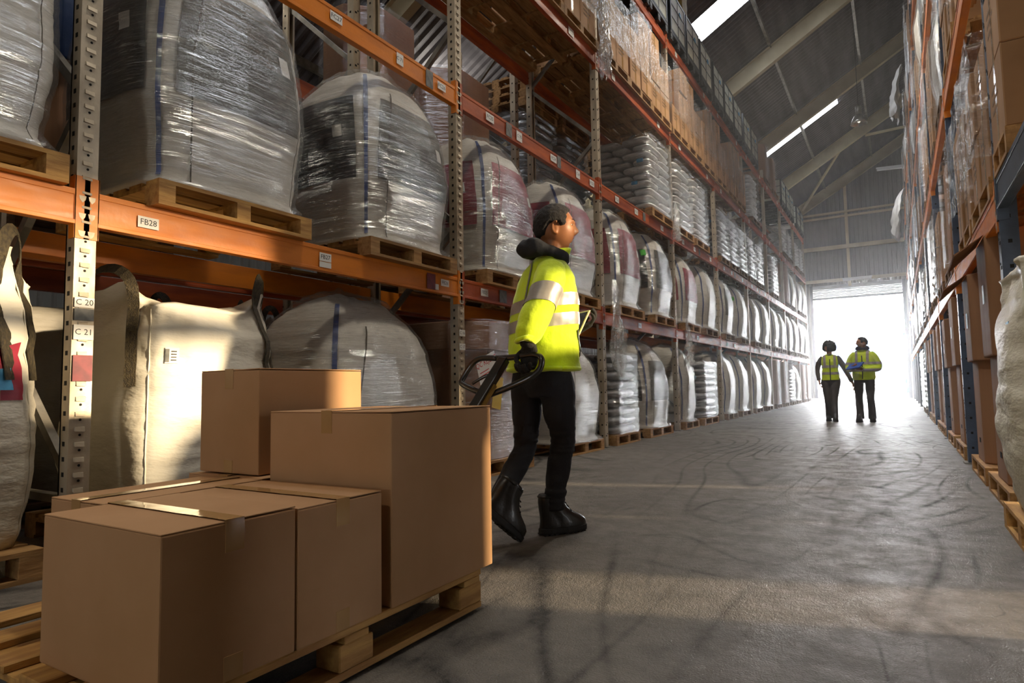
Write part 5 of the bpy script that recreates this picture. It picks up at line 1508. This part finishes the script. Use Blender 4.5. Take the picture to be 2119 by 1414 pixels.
    if kind == 'woman':
        hh = lambda th, ph: 1. if th < (1.2 if abs((ph + math.pi) % (2*math.pi) - math.pi) < .75 else 2.1) else max(0, 1 - (th - (1.2 if abs((ph + math.pi) % (2*math.pi) - math.pi) < .75 else 2.1))/.1)
        hair_shell(pt, .055*s, hh, 8, amp=.016, fr=34).build('curly_hair', M('dark_curls', '#2a2422', rough=.9, bump=1, bs=60), o, True)
    else:
        hair_shell(pt, .012, hl, 5, NU=48, NV=40).build('hair', m_hair, o, True)
        be = []
        for k in range(9):
            a = -1.2 + 2.4*k/8; be.append(hcen + rot @ (V((.06*math.sin(a), .02 + .075*math.cos(a), -.075 - .022*math.cos(a)))*s))
        MB().tube(be, [.008, .012, .016, .02, .022, .02, .016, .012, .008], 8).build('beard', m_hair, o, True)
    return o, m
far_person((-1.27, 15.5, 0), math.pi + .06, .985, 'person in a sleeveless yellow hi-vis vest with dark curly hair, walking toward the camera', 'woman')
ob, m = far_person((-.62, 15.25, 0), math.pi - .12, 1.02, 'person in a long-sleeved yellow hi-vis jacket holding a blue folder', 'man')
fo = MB().box(-.15, -.11, -.012, .15, .11, .012).build('folder', m_bluefold, bevel=.004, loc=m @ V((.1, .33, 1.145))); fo.rotation_euler = (-.55, .12, math.pi - .5)
tag(fo, 'blue folder held open by the worker in the long-sleeved jacket', 'folder')

# ------------------------------------------------------------------ light
# added haze volume standing in for the far door's veiling glare
t = NT('glare_veil'); vs_ = t.n('ShaderNodeVolumeScatter'); vs_.inputs['Density'].default_value = HAZE; vs_.inputs['Anisotropy'].default_value = .6
vs_.inputs['Color'].default_value = (1, 1, 1, 1); t.l(vs_.outputs[0], t.out.inputs['Volume'])
hz = MB().box(-11.2, 8.0, .02, 8.8, 36.7, 5.7).build('glare_haze', t.m); tag(hz, 'pale haze added in the far half of the aisle for the door glare', 'haze', None, 'stuff')
w = bpy.data.worlds.new('world'); SC.world = w; w.use_nodes = True
# overcast sky, far brighter toward the low sun's half beyond the roller door
nt = w.node_tree; bg = nt.nodes['Background']
tc = nt.nodes.new('ShaderNodeTexCoord'); sx = nt.nodes.new('ShaderNodeSeparateXYZ'); nt.links.new(tc.outputs['Generated'], sx.inputs[0])
mr = nt.nodes.new('ShaderNodeMapRange'); mr.interpolation_type = 'SMOOTHSTEP'
for k, v in enumerate((.45, .85, SKY_LOW, SKY_HIGH)): mr.inputs[1 + k].default_value = v
nt.links.new(sx.outputs['Y'], mr.inputs[0]); nt.links.new(mr.outputs[0], bg.inputs[1]); bg.inputs[0].default_value = (.97, .98, 1., 1)
def light(name, typ, loc, rot, energy, col, **kw):
    l = bpy.data.lights.new(name, typ); l.energy = energy; l.color = col
    for k, v in kw.items(): setattr(l, k, v)
    o = bpy.data.objects.new(name, l); COL.objects.link(o); o.location = loc; o.rotation_euler = rot
    return o
def aim(d): return V(d).to_track_quat('-Z', 'Y').to_euler()
light('sun', 'SUN', (20, 15, 8), aim((-.94, -.30, -.165)), 9.5, (1., .78, .5), angle=math.radians(2.6))
# spot of the far pendant; the nearer spots are added fill, unseen
for y, e in ((22.5, 240), (11.5, 1050), (3.5, 520), (-5, 520)):
    light('pendant_and_fill_spot', 'SPOT', (-.65 if y > 20 else -1.4, y, 8.9), (0, 0, 0), e, (1., .9, .74), spot_size=2.4, spot_blend=.9, shadow_soft_size=.25)
for p_, e_ in (((-8.2, 3, 7.2), 60), ((-8.2, 11, 7.2), 70), ((-8.2, 20, 7.2), 70)): light('rear_fill_light', 'POINT', p_, (0, 0, 0), e_, (1., .92, .8), shadow_soft_size=.25)  # added unseen fill that brightens the rear rack and roof
cam = bpy.data.cameras.new('camera'); co = bpy.data.objects.new('camera', cam); COL.objects.link(co); SC.camera = co
cam.sensor_width = 36; cam.lens = 1320/2119*36; cam.clip_end = 300
yaw, pit, rol = .5431224, .0720232, -.0178
f = V((-math.sin(yaw)*math.cos(pit), math.cos(yaw)*math.cos(pit), math.sin(pit))); r = V((math.cos(yaw), math.sin(yaw), 0)); u = r.cross(f)
c_, s_ = math.cos(rol), math.sin(rol); r2 = r*c_ + u*s_; u2 = -r*s_ + u*c_
mt = Matrix((r2, u2, -f)).transposed().to_4x4(); mt.translation = V((0, 0, .85)); co.matrix_world = mt
vs = SC.view_settings; vs.view_transform = 'Standard'; vs.look = 'None'; vs.gamma = 1; vs.exposure = .12; vs.use_curve_mapping = False
cy = SC.cycles; cy.max_bounces = 7; cy.diffuse_bounces = 3; cy.glossy_bounces = 3; cy.transmission_bounces = 4; cy.transparent_max_bounces = 14
cy.use_denoising = True; cy.caustics_reflective = False; cy.caustics_refractive = False; cy.sample_clamp_indirect = 10
cy.use_adaptive_sampling = True; cy.adaptive_threshold = .02
